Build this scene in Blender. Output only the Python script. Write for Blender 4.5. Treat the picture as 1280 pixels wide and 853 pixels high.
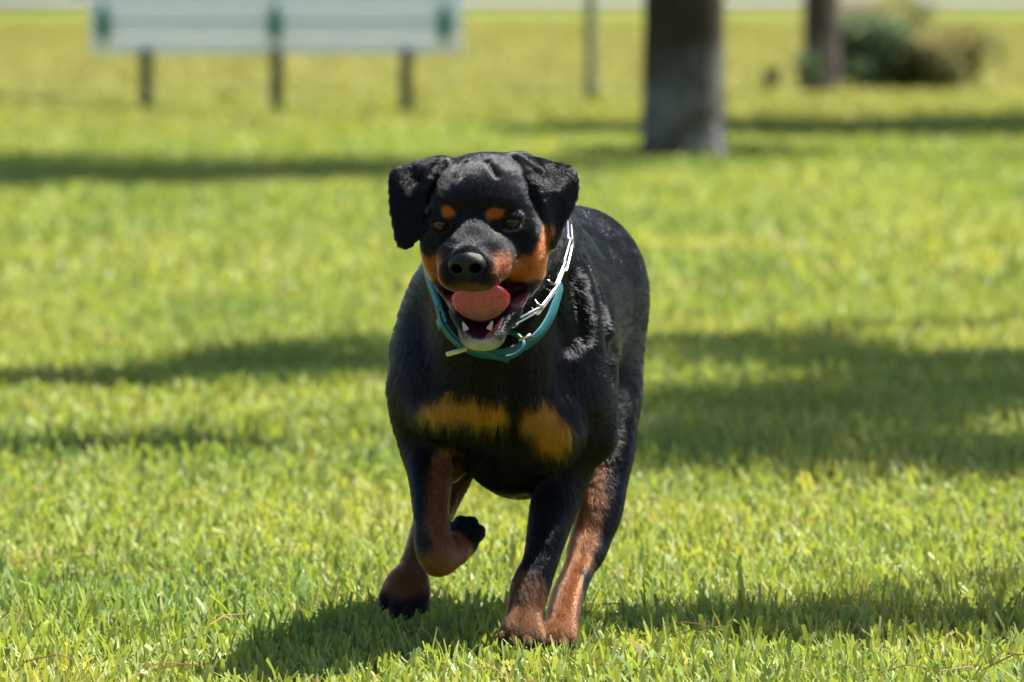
import bpy, math, random
import numpy as np
from mathutils import Vector, Matrix

for _o in list(bpy.data.objects):
    bpy.data.objects.remove(_o, do_unlink=True)
scene = bpy.context.scene
COL = scene.collection
R = math.radians
rng = np.random.default_rng(11)

# ------------------------------------------------------------------ camera
CAM_H = 0.97
SOIL = -0.024                          # soil level; the tips of the mown grass stand near z = 0
LENS = 200.0
FPX = LENS / 36.0 * 1280.0            # focal length in pixels of a 1280 px wide frame
TILT = math.atan((426.5 + 40.0) / FPX)
cam_data = bpy.data.cameras.new("camera")
cam_data.lens = LENS
cam_data.sensor_width = 36.0
cam_data.sensor_fit = 'HORIZONTAL'
cam_data.clip_start = 0.1
cam_data.clip_end = 6000.0
cam_data.dof.use_dof = True
cam_data.dof.focus_distance = 8.02
cam_data.dof.aperture_fstop = 5.6
cam_data.dof.aperture_blades = 9
cam = bpy.data.objects.new("camera", cam_data)
cam.location = (0, 0, CAM_H)
cam.rotation_euler = (math.pi / 2 - TILT, 0, 0)
COL.objects.link(cam)
scene.camera = cam

# ------------------------------------------------------------------ sky, sun, exposure
SUN_AZ = R(24.0)                       # from +x (right) turned towards +y (away)
SUN_EL = R(62.0)
SUN = Vector((math.cos(SUN_AZ) * math.cos(SUN_EL), math.sin(SUN_AZ) * math.cos(SUN_EL), math.sin(SUN_EL)))
world = bpy.data.worlds.new("World")
scene.world = world
world.use_nodes = True
wn = world.node_tree
wn.nodes.clear()
w_out = wn.nodes.new("ShaderNodeOutputWorld")
w_bg = wn.nodes.new("ShaderNodeBackground")
w_sky = wn.nodes.new("ShaderNodeTexSky")
w_sky.sky_type = 'NISHITA'
w_sky.sun_disc = False
w_sky.sun_elevation = SUN_EL
w_sky.sun_rotation = math.atan2(SUN.x, SUN.y)
w_sky.air_density = 1.0
w_sky.dust_density = 1.0
w_bg.inputs["Strength"].default_value = 0.058
wn.links.new(w_sky.outputs[0], w_bg.inputs[0])
wn.links.new(w_bg.outputs[0], w_out.inputs[0])
sun_data = bpy.data.lights.new("sun", 'SUN')
sun_data.energy = 5.0
sun_data.angle = R(0.53)
sun_data.color = (1.0, 0.955, 0.88)
sun = bpy.data.objects.new("sun", sun_data)
sun.rotation_euler = (-SUN).to_track_quat('-Z', 'Y').to_euler()
sun.location = (6, 6, 12)
COL.objects.link(sun)
vs = scene.view_settings
vs.view_transform = 'Standard'
vs.look = 'None'
vs.gamma = 1.0
vs.use_curve_mapping = False
vs.exposure = 1.6
scene.render.engine = 'CYCLES'
scene.cycles.use_denoising = True
scene.cycles.max_bounces = 8
scene.cycles.transparent_max_bounces = 8

# ------------------------------------------------------------------ helpers
CT, ST = math.cos(TILT), math.sin(TILT)

def P(px, py, y):
    """the point of the place that stands y metres away and shows at (px, py)"""
    a = (px - 640.0) / FPX
    b = (426.5 - py) / FPX
    d = np.array([a, CT + b * ST, -ST + b * CT])
    return np.array([0, 0, CAM_H]) + d * (y / d[1])

def G(px, py):
    a = (px - 640.0) / FPX
    b = (426.5 - py) / FPX
    d = np.array([a, CT + b * ST, -ST + b * CT])
    return np.array([0, 0, CAM_H]) + d * (-CAM_H / d[2])

def link(o, parent=None):
    COL.objects.link(o)
    if parent is not None:
        o.parent = parent
        o.matrix_parent_inverse = Matrix.Translation(-Vector(parent.location))
    return o

def tag(o, label=None, cat=None, group=None, kind=None):
    if label: o["label"] = label
    if cat: o["category"] = cat
    if group: o["group"] = group
    if kind: o["kind"] = kind
    return o

def empty(name, loc, label=None, cat=None, group=None):
    o = bpy.data.objects.new(name, None)
    o.location = loc
    o.empty_display_size = 0.1
    COL.objects.link(o)
    return tag(o, label, cat, group)

def mesh_np(name, verts, faces, mat=None, parent=None, colors=None, smooth=False, cname="tint"):
    """verts (N,3); faces (M,3 or 4) int array"""
    verts = np.asarray(verts, dtype=np.float32)
    faces = np.asarray(faces, dtype=np.int32)
    me = bpy.data.meshes.new(name)
    n, k = faces.shape
    me.vertices.add(len(verts))
    me.vertices.foreach_set("co", verts.ravel())
    me.loops.add(n * k)
    me.loops.foreach_set("vertex_index", faces.ravel())
    me.polygons.add(n)
    me.polygons.foreach_set("loop_start", np.arange(0, n * k, k, dtype=np.int32))
    me.update(calc_edges=True)
    if smooth:
        me.polygons.foreach_set("use_smooth", np.ones(n, dtype=bool))
    if colors is not None:
        at = me.attributes.new(cname, 'FLOAT_COLOR', 'POINT')
        c4 = np.ones((len(verts), 4), dtype=np.float32)
        c4[:, :3] = colors
        at.data.foreach_set("color", c4.ravel())
    if mat: me.materials.append(mat)
    return link(bpy.data.objects.new(name, me), parent)

def mesh_list(name, verts, faces, mat=None, parent=None, smooth=False):
    me = bpy.data.meshes.new(name)
    me.from_pydata([tuple(map(float, v)) for v in verts], [], faces)
    me.update()
    if smooth:
        me.polygons.foreach_set("use_smooth", np.ones(len(me.polygons), dtype=bool))
    if mat: me.materials.append(mat)
    return link(bpy.data.objects.new(name, me), parent)

class Mat:
    def __init__(self, name):
        self.m = bpy.data.materials.new(name)
        self.m.use_nodes = True
        self.nt = self.m.node_tree
        self.nt.nodes.clear()
        self.out = self.nt.nodes.new("ShaderNodeOutputMaterial")
    def n(self, t, **kw):
        nd = self.nt.nodes.new("ShaderNode" + t)
        for k, v in kw.items():
            if k in nd.inputs: nd.inputs[k].default_value = v
            else: setattr(nd, k, v)
        return nd
    def l(self, a, b):
        self.nt.links.new(a, b)
    def surf(self, sock):
        self.l(sock, self.out.inputs["Surface"])
        return self.m

def ramp(M, fac, stops):
    r = M.n("ValToRGB")
    M.l(fac, r.inputs[0])
    e = r.color_ramp.elements
    while len(e) < len(stops): e.new(0.5)
    for el, (p, c) in zip(e, stops):
        el.position = p
        el.color = (*c, 1) if len(c) == 3 else c
    return r.outputs[0]

def plain(name, c1, c2=None, scale=30.0, rough=0.6, metal=0.0, bump=0.0, spec=0.5, coat=0.0):
    """a two-tone noise material with a little relief"""
    M = Mat(name)
    b = M.n("BsdfPrincipled", Roughness=rough, Metallic=metal)
    b.inputs["Specular IOR Level"].default_value = spec
    b.inputs["Coat Weight"].default_value = coat
    tc = M.n("TexCoord")
    nz = M.n("TexNoise", Scale=scale, Detail=6.0, Roughness=0.6)
    M.l(tc.outputs["Object"], nz.inputs["Vector"])
    col = ramp(M, nz.outputs[0], [(0.3, c1), (0.7, c2 or c1)])
    M.l(col, b.inputs["Base Color"])
    if bump:
        bp = M.n("Bump", Strength=bump, Distance=0.01)
        M.l(nz.outputs[0], bp.inputs["Height"])
        M.l(bp.outputs[0], b.inputs["Normal"])
    return M.surf(b.outputs[0])

def vnoise2(x, y, seed):
    """smooth 2-D value noise in 0..1"""
    r = np.random.default_rng(seed)
    T = r.random((256, 256))
    xi = np.floor(x).astype(int); yi = np.floor(y).astype(int)
    fx = x - xi; fy = y - yi
    fx = fx * fx * (3 - 2 * fx); fy = fy * fy * (3 - 2 * fy)
    a = T[xi % 256, yi % 256]; b = T[(xi + 1) % 256, yi % 256]
    c = T[xi % 256, (yi + 1) % 256]; d = T[(xi + 1) % 256, (yi + 1) % 256]
    return (a * (1 - fx) + b * fx) * (1 - fy) + (c * (1 - fx) + d * fx) * fy

def vnoise3(p, scale, seed):
    q = p * scale
    return (vnoise2(q[:, 0] + 7.3 * q[:, 2], q[:, 1] - 3.1 * q[:, 2], seed)
            + vnoise2(q[:, 1] + 40, q[:, 2] + 2.7 * q[:, 0], seed + 1)) * 0.5

def sstep(a, b, x):
    t = np.clip((x - a) / (b - a), 0, 1)
    return t * t * (3 - 2 * t)

def tube(path, radii, sides=10, cap=True):
    """swept round tube -> verts, faces (lists)"""
    path = [Vector(p) for p in path]
    if not hasattr(radii, "__len__"): radii = [radii] * len(path)
    V, F = [], []
    up = None
    for i, p in enumerate(path):
        t = (path[min(i + 1, len(path) - 1)] - path[max(i - 1, 0)]).normalized()
        if up is None:
            up = t.orthogonal().normalized()
        up = (up - t * up.dot(t)).normalized()
        s = t.cross(up)
        for k in range(sides):
            a = 2 * math.pi * k / sides
            V.append(p + (up * math.cos(a) + s * math.sin(a)) * radii[i])
    for i in range(len(path) - 1):
        for k in range(sides):
            F.append((i * sides + k, i * sides + (k + 1) % sides, (i + 1) * sides + (k + 1) % sides, (i + 1) * sides + k))
    if cap:
        F.append(tuple(range(sides))[::-1])
        F.append(tuple((len(path) - 1) * sides + k for k in range(sides)))
    return V, F

def box(c, s, bev=0.0):
    """box, centre c, full sizes s, with chamfered long edges when bev > 0"""
    x, y, z = (v / 2 for v in s)
    if bev <= 0:
        V = [(c[0] + sx * x, c[1] + sy * y, c[2] + sz * z) for sz in (-1, 1) for sy in (-1, 1) for sx in (-1, 1)]
        F = [(0, 2, 3, 1), (4, 5, 7, 6), (0, 1, 5, 4), (2, 6, 7, 3), (0, 4, 6, 2), (1, 3, 7, 5)]
        return V, F
    import bmesh
    bm = bmesh.new()
    bmesh.ops.create_cube(bm, size=1.0)
    for v in bm.verts:
        v.co = Vector((c[0] + v.co.x * s[0], c[1] + v.co.y * s[1], c[2] + v.co.z * s[2]))
    bmesh.ops.bevel(bm, geom=list(bm.edges), offset=bev, segments=2, affect='EDGES', profile=0.7)
    bm.verts.index_update()
    V = [tuple(v.co) for v in bm.verts]
    F = [tuple(v.index for v in f.verts) for f in bm.faces]
    bm.free()
    return V, F

def join(*parts):
    V, F = [], []
    for v, f in parts:
        o = len(V)
        V += list(v)
        F += [tuple(i + o for i in q) for q in f]
    return V, F
# ================================================================== ground and road
def mixcol(M, fac, a, b):
    m = M.n("Mix", data_type='RGBA')
    if isinstance(fac, float): m.inputs[0].default_value = fac
    else: M.l(fac, m.inputs[0])
    for sock, v in ((m.inputs[6], a), (m.inputs[7], b)):
        if isinstance(v, tuple): sock.default_value = (*v, 1)
        else: M.l(v, sock)
    return m.outputs[2]

M = Mat("lawn_soil")
b = M.n("BsdfPrincipled", Roughness=0.9)
b.inputs["Specular IOR Level"].default_value = 0.1
geo = M.n("NewGeometry")
n1 = M.n("TexNoise", Scale=0.35, Detail=5.0, Roughness=0.6)
n2 = M.n("TexNoise", Scale=9.0, Detail=8.0, Roughness=0.7)
n3 = M.n("TexNoise", Scale=70.0, Detail=5.0, Roughness=0.7)
mp = M.n("Mapping"); mp.inputs["Scale"].default_value = (1.0, 0.45, 1.0)
M.l(geo.outputs["Position"], mp.inputs["Vector"])
for n_ in (n1, n2): M.l(mp.outputs[0], n_.inputs["Vector"])
M.l(geo.outputs["Position"], n3.inputs["Vector"])
thatch = ramp(M, n3.outputs[0], [(0.30, (0.035, 0.040, 0.010)), (0.55, (0.105, 0.120, 0.022)), (0.75, (0.19, 0.155, 0.060))])
lawn = ramp(M, n2.outputs[0], [(0.30, (0.095, 0.130, 0.013)), (0.55, (0.130, 0.165, 0.019)), (0.75, (0.160, 0.172, 0.030))])
dry = ramp(M, n2.outputs[0], [(0.30, (0.095, 0.105, 0.022)), (0.50, (0.130, 0.130, 0.030)), (0.72, (0.165, 0.150, 0.044))])
sp = M.n("SeparateXYZ"); M.l(geo.outputs["Position"], sp.inputs[0])
nm = M.n("Math", operation='MULTIPLY_ADD'); nm.inputs[1].default_value = 9.0
M.l(n1.outputs[0], nm.inputs[0]); M.l(sp.outputs[1], nm.inputs[2])
near = M.n("MapRange"); near.inputs[1].default_value = 20; near.inputs[2].default_value = 34
M.l(nm.outputs[0], near.inputs[0])
far = M.n("MapRange"); far.inputs[1].default_value = 37; far.inputs[2].default_value = 54
M.l(nm.outputs[0], far.inputs[0])
far2 = M.n("MapRange"); far2.inputs[1].default_value = 82; far2.inputs[2].default_value = 110
M.l(nm.outputs[0], far2.inputs[0])
c = mixcol(M, near.outputs[0], thatch, lawn)
n4 = M.n("TexNoise", Scale=0.22, Detail=4.0, Roughness=0.65)
M.l(geo.outputs["Position"], n4.inputs["Vector"])
pm = M.n("MapRange"); pm.inputs[1].default_value = 0.42; pm.inputs[2].default_value = 0.62
M.l(n4.outputs[0], pm.inputs[0])
dry = mixcol(M, pm.outputs[0], dry, mixcol(M, 0.5, lawn, dry))
c = mixcol(M, far.outputs[0], c, dry)
c = mixcol(M, far2.outputs[0], c, mixcol(M, 0.55, lawn, dry))
M.l(c, b.inputs["Base Color"])
bp = M.n("Bump", Strength=0.6, Distance=0.02)
M.l(n3.outputs[0], bp.inputs["Height"]); M.l(bp.outputs[0], b.inputs["Normal"])
ground = mesh_list("ground", [(-2500, -200, SOIL), (2500, -200, SOIL), (2500, 4800, SOIL), (-2500, 4800, SOIL)], [(0, 1, 2, 3)], M.surf(b.outputs[0]))
tag(ground, "flat lawn ground running back to a drier yellow field", kind="structure")

road_mat = plain("pale_asphalt", (0.13, 0.125, 0.15), (0.20, 0.195, 0.22), 0.6, 0.9)
V, Fc = [], []
road = mesh_list("road", [(-400, 134, SOIL + .004), (400, 150, SOIL + .004), (400, 205, SOIL + .004), (-400, 189, SOIL + .004)], [(0, 1, 2, 3)], road_mat)
tag(road, "pale grey road crossing behind the field", kind="structure")
kerb_mat = plain("kerb_concrete", (0.30, 0.29, 0.27), (0.38, 0.37, 0.35), 2.0, 0.85)
V, Fc = [], []
for x0, x1 in ((-400, 400),):
    y0, y1 = 134.0, 150.0
    V = [(x0, y0 - .30, SOIL), (x1, y1 - .30, SOIL), (x1, y1, SOIL), (x0, y0, SOIL), (x0, y0 - .28, .12), (x1, y1 - .28, .12), (x1, y1 - .02, .12), (x0, y0 - .02, .12)]
    Fc = [(0, 1, 5, 4), (1, 2, 6, 5), (2, 3, 7, 6), (3, 0, 4, 7), (4, 5, 6, 7)]
kerb = mesh_list("kerb", V, Fc, kerb_mat)
tag(kerb, "low concrete kerb along the near side of the road", kind="structure")

# ================================================================== trees
def bark_material(name, dark, light, lichen, lich_h, seed):
    M = Mat(name)
    b = M.n("BsdfPrincipled", Roughness=0.92)
    b.inputs["Specular IOR Level"].default_value = 0.15
    tc = M.n("TexCoord")
    mp = M.n("Mapping"); mp.inputs["Scale"].default_value = (1, 1, 0.28); mp.inputs["Location"].default_value = (seed, seed * 2, 0)
    M.l(tc.outputs["Object"], mp.inputs["Vector"])
    vo = M.n("TexVoronoi", Scale=16.0, feature='DISTANCE_TO_EDGE')
    nz = M.n("TexNoise", Scale=6.0, Detail=8.0, Roughness=0.72)
    M.l(mp.outputs[0], nz.inputs["Vector"])
    M.l(mp.outputs[0], vo.inputs["Vector"])
    base = ramp(M, nz.outputs[0], [(0.3, dark), (0.7, light)])
    nl = M.n("TexNoise", Scale=4.5, Detail=5.0, Roughness=0.6)
    M.l(tc.outputs["Object"], nl.inputs["Vector"])
    sp = M.n("SeparateXYZ"); M.l(tc.outputs["Object"], sp.inputs[0])
    hz = M.n("MapRange"); hz.inputs[1].default_value = lich_h; hz.inputs[2].default_value = lich_h * 0.55
    M.l(sp.outputs[2], hz.inputs[0])
    mu = M.n("Math", operation='MULTIPLY')
    lm = M.n("MapRange"); lm.inputs[1].default_value = 0.40; lm.inputs[2].default_value = 0.66
    M.l(nl.outputs[0], lm.inputs[0])
    M.l(hz.outputs[0], mu.inputs[0]); M.l(lm.outputs[0], mu.inputs[1])
    c = mixcol(M, mu.outputs[0], base, lichen)
    M.l(c, b.inputs["Base Color"])
    bp = M.n("Bump", Strength=0.9, Distance=0.02)
    M.l(vo.outputs["Distance"], bp.inputs["Height"]); M.l(bp.outputs[0], b.inputs["Normal"])
    return M.surf(b.outputs[0])

def leaf_material(name, c1, c2):
    M = Mat(name)
    d = M.n("BsdfPrincipled", Roughness=0.5)
    t = M.n("BsdfTranslucent")
    at = M.n("Attribute", attribute_name="tint")
    M.l(at.outputs["Color"], d.inputs["Base Color"]); M.l(at.outputs["Color"], t.inputs["Color"])
    mx = M.n("MixShader"); mx.inputs[0].default_value = 0.5
    M.l(d.outputs[0], mx.inputs[1]); M.l(t.outputs[0], mx.inputs[2])
    return M.surf(mx.outputs[0])

bark_a = bark_material("rough_dark_bark", (0.014, 0.012, 0.007), (0.070, 0.058, 0.036), (0.20, 0.205, 0.21), 0.62, 3.0)
bark_b = bark_material("brown_bark", (0.045, 0.032, 0.028), (0.11, 0.085, 0.075), (0.16, 0.14, 0.13), 0.5, 9.0)
leaf_mat = leaf_material("tree_leaves", None, None)

def leaf_cloud(boughs, count, size, c1, c2, r):
    """leaf-sized quads spread through the boughs, gathered into sprays"""
    vol = np.array([b_[1][0] * b_[1][1] * b_[1][2] for b_ in boughs]) ** 0.75
    which = r.choice(len(boughs), count, p=vol / vol.sum())
    C = np.array([b_[0] for b_ in boughs])[which]
    S = np.array([b_[1] for b_ in boughs])[which]
    nspray = max(1, count // 26)
    sp = r.normal(size=(nspray, 3)); sp /= np.linalg.norm(sp, axis=1, keepdims=True)
    sp *= r.random((nspray, 1)) ** 0.45
    pick = r.integers(0, nspray, count)
    off = sp[pick] + r.normal(0, 0.11, (count, 3))
    pos = C + off * S
    t = r.normal(size=(count, 3)); t /= np.linalg.norm(t, axis=1, keepdims=True)
    n = r.normal(size=(count, 3)); n -= t * (n * t).sum(1, keepdims=True); n /= np.linalg.norm(n, axis=1, keepdims=True)
    L = (size * (0.7 + 0.7 * r.random((count, 1))))
    w = L * 0.42
    s_ = np.cross(t, n)
    V = np.stack([pos - t * L * .5, pos + s_ * w * .5 + n * w * .12, pos + t * L * .5, pos - s_ * w * .5 + n * w * .12], 1).reshape(-1, 3)
    Fq = np.arange(count * 4).reshape(-1, 4)
    m = r.random((count, 1))
    col = np.repeat(np.array(c1) * (1 - m) + np.array(c2) * m, 4, axis=0)
    return V, Fq, col

def tree(name, base, height, rad, boughs, leaves, leaf_size, label, group, bark, seed, c1=(0.035, 0.060, 0.014), c2=(0.085, 0.120, 0.026), flare=1.06, lean=(0, 0)):
    r = np.random.default_rng(seed)
    base = np.array([base[0], base[1], 0.0])
    o = empty(name, base, label, "tree", group)
    # trunk: rings with furrowed, uneven outline
    sides, rows = 48, 90
    V, Fq = [], []
    ph = r.random(8) * 6.28
    for i in range(rows + 1):
        t = i / rows
        z = SOIL - 0.03 + t * (height * 0.86)
        rr = rad * (1 - 0.62 * t) * (1 + (flare - 1) * math.exp(-z / 0.16))
        cx = base[0] + lean[0] * z + 0.02 * math.sin(z * 1.3 + ph[0]) * z * .4
        cy = base[1] + lean[1] * z + 0.02 * math.cos(z * 1.1 + ph[1]) * z * .4
        for k in range(sides):
            a = 2 * math.pi * k / sides
            u = 1 + 0.035 * math.sin(3 * a + ph[2] + z * .5) + 0.02 * math.sin(5 * a + ph[3] - z) \
                + 0.022 * math.sin(13 * a + 2.0 * math.sin(z * 5 + ph[4])) * math.cos(z * 9 + k) + (r.random() - .5) * 0.03
            V.append((cx + rr * u * math.cos(a), cy + rr * u * math.sin(a), z))
    for i in range(rows):
        for k in range(sides):
            Fq.append((i * sides + k, i * sides + (k + 1) % sides, (i + 1) * sides + (k + 1) % sides, (i + 1) * sides + k))
    Fq.append(tuple(rows * sides + k for k in range(sides)))
    trunk = mesh_list("trunk", V, Fq, bark, o, True)
    for c, s_ in boughs:
        c = np.array(c)
        z0 = max(1.6, min(height * 0.8, c[2] - 0.45 * np.linalg.norm(c[:2] - base[:2]) - 0.3))
        a0 = base + np.array([lean[0] * z0, lean[1] * z0, z0])
        mid = (a0 + c) / 2 + np.array([0, 0, 0.18 * np.linalg.norm(c - a0)])
        pts = [a0 * (1 - t) ** 2 + mid * 2 * t * (1 - t) + c * t * t for t in np.linspace(0, 1, 9)]
        r0 = rad * 0.30
        Vb, Fb = tube(pts, [r0 * (1 - .8 * t) for t in np.linspace(0, 1, 9)], 9)
        for _ in range(7):
            e = c + r.normal(0, 0.55, 3) * np.array(s_)
            st = pts[int(r.integers(5, 9))]
            Vt, Ft = tube([st, (st + e) / 2 + np.array([0, 0, .05]), e], [r0 * .24, r0 * .15, r0 * .05], 6)
            Vb, Fb = join((Vb, Fb), (Vt, Ft))
        mesh_list("limb", Vb, Fb, bark, o, True)
    V, Fq, col = leaf_cloud(boughs, leaves, leaf_size, c1, c2, r)
    mesh_np("crown", V, Fq, leaf_mat, o, col)
    return o

COT = 1.0 / math.tan(SUN_EL)
def lit(px, py, h, dx=0, dy=0):
    """where a bough at height h hangs whose shade falls on the ground seen at (px, py)"""
    g = G(px, py)
    return (g[0] + dx + h * COT * math.cos(SUN_AZ), g[1] + dy + h * COT * math.sin(SUN_AZ), h)

# the thick trunk behind the dog
tb = G(858, 199)
tree("oak_tree", (tb[0], tb[1] + 0.18), 13.0, 0.212,
     [((tb[0] + 0.3, tb[1], 10.6), (2.6, 2.2, 1.5)), ((tb[0] + 2.2, tb[1] + .9, 9.4), (1.9, 1.6, 1.0)), ((tb[0] - 2.0, tb[1] - .6, 9.7), (1.9, 1.7, 1.0)),
      ((tb[0] + .6, tb[1] + 1.9, 9.9), (1.8, 1.6, 1.1)), ((tb[0] - .2, tb[1] - 1.9, 9.2), (1.7, 1.5, .9)), ((tb[0], tb[1], 12.3), (1.8, 1.7, 1.1))],
     26000, 0.13, "thick dark tree trunk with pale lichen at its foot, on the lawn behind the dog", None, bark_a, 21)
# slimmer trunk at the shrubs
tb2 = G(1027, 110)
tree("oak_tree", (tb2[0], tb2[1] + .1), 18.5, 0.150,
     [((tb2[0], tb2[1], 16.5), (1.9, 1.8, 1.3)), ((tb2[0] + 1.0, tb2[1] + .6, 15.8), (1.3, 1.2, .8)), ((tb2[0] - 1.2, tb2[1] + .9, 15.9), (1.3, 1.2, .8)), ((tb2[0] + .2, tb2[1], 17.8), (1.2, 1.2, .8))],
     14000, 0.13, "slimmer brown tree trunk rising beside the low shrubs", None, bark_b, 22)
# trees to the right, whose crowns shade the lawn
tree("oak_tree", (5.6, 13.0), 7.0, 0.20,
     [(lit(1180, 776, 4.2), (0.62, 0.20, 0.16)), (lit(920, 771, 4.2), (0.34, 0.15, 0.10)), (lit(1120, 566, 4.8), (0.75, 0.62, 0.22)), (lit(860, 545, 4.8), (0.30, 0.50, 0.16)), (lit(1000, 520, 4.8), (0.45, 0.60, 0.2)),
      (lit(1120, 500, 5.0), (0.70, 0.62, 0.25)), (lit(1110, 447, 5.2), (0.70, 0.46, 0.22)), (lit(940, 428, 5.2), (0.40, 0.36, 0.14)), (lit(1230, 475, 5.1), (0.5, 0.5, 0.2)), ((7.6, 13.8, 6.8), (1.9, 1.7, 1.0))],
     52000, 0.085, "leafy tree on the lawn whose crown shades the grass beside the dog", None, bark_b, 23)
tree("oak_tree", (5.4, 18.6), 7.0, 0.18,
     [(lit(400, 450, 5.0), (0.36, 0.85, 0.14)), (lit(60, 470, 5.0), (0.36, 0.34, 0.12)), (lit(250, 462, 5.0), (0.2, 0.3, 0.1)), (lit(170, 475, 5.0), (0.2, 0.2, 0.1)), (lit(110, 553, 4.8), (0.34, 0.14, 0.12)), (lit(270, 560, 4.8), (0.16, 0.10, 0.1)), (lit(290, 456, 5.0), (0.26, 0.55, 0.12)),
      ((7.9, 20.0, 7.2), (1.7, 1.6, 1.0))],
     60000, 0.08, "leafy tree on the lawn whose boughs reach over the grass behind the dog", None, bark_b, 24)
tree("oak_tree", (6.4, 30.8), 7.5, 0.19,
     [(lit(420, 215, 5.5), (1.00, 1.15, 0.3)), (lit(150, 218, 5.5), (1.15, 1.15, 0.3)), (lit(-140, 218, 5.5), (0.9, 1.1, 0.3)), (lit(640, 210, 5.5), (0.6, 0.75, 0.2)), (lit(866, 188, 5.0), (0.55, 0.9, 0.75)), (lit(866, 194, 4.6), (0.45, 0.5, 0.5)), (lit(800, 196, 5.2), (0.5, 0.22, 0.14)), (lit(960, 194, 5.2), (0.35, 0.18, 0.12)), ((8.6, 31.6, 7.6), (1.9, 1.7, 1.0))],
     42000, 0.18, "leafy tree beside the thick trunk, its shade a long band across the lawn", None, bark_b, 25)
tree("oak_tree", (8.4, 38.2), 9.5, 0.2,
     [(lit(1010, 159, 6.0), (1.2, 2.0, 0.35)), (lit(1240, 158, 6.0), (1.2, 2.2, 0.4)), (lit(790, 160, 6.0), (0.85, 1.3, 0.25)), (lit(1400, 152, 6.0), (1.0, 1.6, 0.4)), ((8.4, 38.4, 8.0), (2.0, 1.8, 1.1))],
     44000, 0.20, "leafy tree between the lawn and the shrubs, casting shade below the far trunk", None, bark_b, 26)
# beyond the road
for i, (x, y, h) in enumerate(((-16, 210, 9), (-29, 214, 10), (-3, 222, 8), (12, 216, 10), (27, 221, 9), (41, 219, 11), (-44, 214, 11))):
    rr = np.random.default_rng(60 + i)
    bl = [((x + rr.normal(0, 1.4), y + rr.normal(0, 1.2), h * (0.55 + .1 * k)), (2.2 + rr.random(), 2.2, 1.3)) for k in range(5)]
    tree("roadside_tree", (x, y), h, 0.24, bl, 3500, 0.45, "distant leafy tree standing beyond the pale road", "trees beyond the road", bark_b, 70 + i)

tree("roadside_tree", (-9.6, 139), 8, 0.2, [((-9.6, 139.5, 5.5), (1.8, 2.6, 1.2)), ((-10.6, 141, 4.6), (1.2, 2.4, .7)), ((-8.8, 138, 6.5), (1.3, 1.4, .8))], 5000, 0.4,  # unseen tree added so that its shade darkens the road on the left
     "unseen leafy tree at the road edge behind the bench, added to shade the road", None, bark_b, 69)

# ================================================================== shrubs by the slim trunk
def shrub(base, w, h, count, size, c1, c2, label, seed, stems=14, blades=0, bcol=((.30, .24, .10), (.20, .19, .06))):
    r = np.random.default_rng(seed)
    o = empty("shrub", (base[0], base[1], 0), label, "shrub", "low shrubs by the slim trunk")
    Vs, Fs = [], []
    bl = []
    for i in range(stems):
        a = r.random() * 6.28
        q = np.sqrt(r.random())
        e = np.array([base[0] + w * .42 * q * math.cos(a), base[1] + w * .35 * q * math.sin(a), h * (0.18 + 0.70 * r.random())])
        st = np.array([base[0] + w * .12 * math.cos(a), base[1] + w * .1 * math.sin(a), SOIL])
        Vs, Fs = join((Vs, Fs), tube([st, (st + e) / 2 + r.normal(0, .02, 3), e], [.012, .008, .003], 5))
        bl.append((e, (w * .20, w * .20, h * .26)))
    mesh_list("stem", Vs, Fs, bark_b, o)
    V, Fq, col = leaf_cloud(bl, count, size, c1, c2, r)
    V[:, 2] = np.maximum(V[:, 2], SOIL + 0.01)
    mesh_np("foliage", V, Fq, leaf_mat, o, col)
    if blades:
        a = r.random(blades) * 6.28; q = r.random(blades) ** .5
        rt = np.stack([base[0] + w * .2 * q * np.cos(a), base[1] + w * .2 * q * np.sin(a), np.zeros(blades)], 1)
        out = np.stack([np.cos(a), np.sin(a), np.zeros(blades)], 1) * (w * .45 * r.random((blades, 1)))
        tip = rt + out + np.stack([np.zeros(blades), np.zeros(blades), h * (0.8 + .5 * r.random(blades))], 1)
        midp = (rt + tip) / 2 + np.array([0, 0, h * .2]) - out * .15
        sd = np.stack([-np.sin(a), np.cos(a), np.zeros(blades)], 1) * 0.008
        V = np.stack([rt - sd, rt + sd, midp + sd, tip, midp - sd], 1)
        Vv = V.reshape(-1, 3)
        i5 = np.arange(blades)[:, None] * 5
        Fq = np.concatenate([i5 + np.array([[0, 1, 2, 4]]), i5 + np.array([[4, 2, 3, 3]])])
        tri = np.concatenate([i5 + np.array([[0, 1, 2]]), i5 + np.array([[0, 2, 4]]), i5 + np.array([[4, 2, 3]])])
        m = r.random((blades, 1))
        mesh_np("grass_blades", Vv, tri, leaf_mat, o, np.repeat(np.array(bcol[0]) * m + np.array(bcol[1]) * (1 - m), 5, axis=0))
    return o
def gp(px, py): return G(px, py)[:2]
shrub(gp(1066, 108), 0.86, 0.54, 4200, 0.07, (0.11, 0.175, 0.090), (0.23, 0.30, 0.15), "dark blue-green rounded shrub beside the slim trunk", 81)
shrub(gp(1118, 107), 0.86, 0.66, 4600, 0.07, (0.21, 0.26, 0.07), (0.34, 0.37, 0.13), "tall olive-green shrub with straw-coloured blades", 82, 14, 420)
shrub(gp(1168, 108), 0.56, 0.42, 2200, 0.06, (0.16, 0.16, 0.065), (0.26, 0.25, 0.11), "brownish low shrub at the end of the row", 83, 12, 160)
shrub(gp(1020, 113), 0.34, 0.26, 900, 0.05, (0.06, 0.10, 0.035), (0.13, 0.18, 0.06), "small dark tuft at the foot of the slim trunk", 84, 7)
shrub(gp(960, 111), 0.20, 0.16, 420, 0.05, (0.09, 0.085, 0.035), (0.15, 0.13, 0.06), "small dry brown tuft alone on the lawn", 85, 6)
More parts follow.
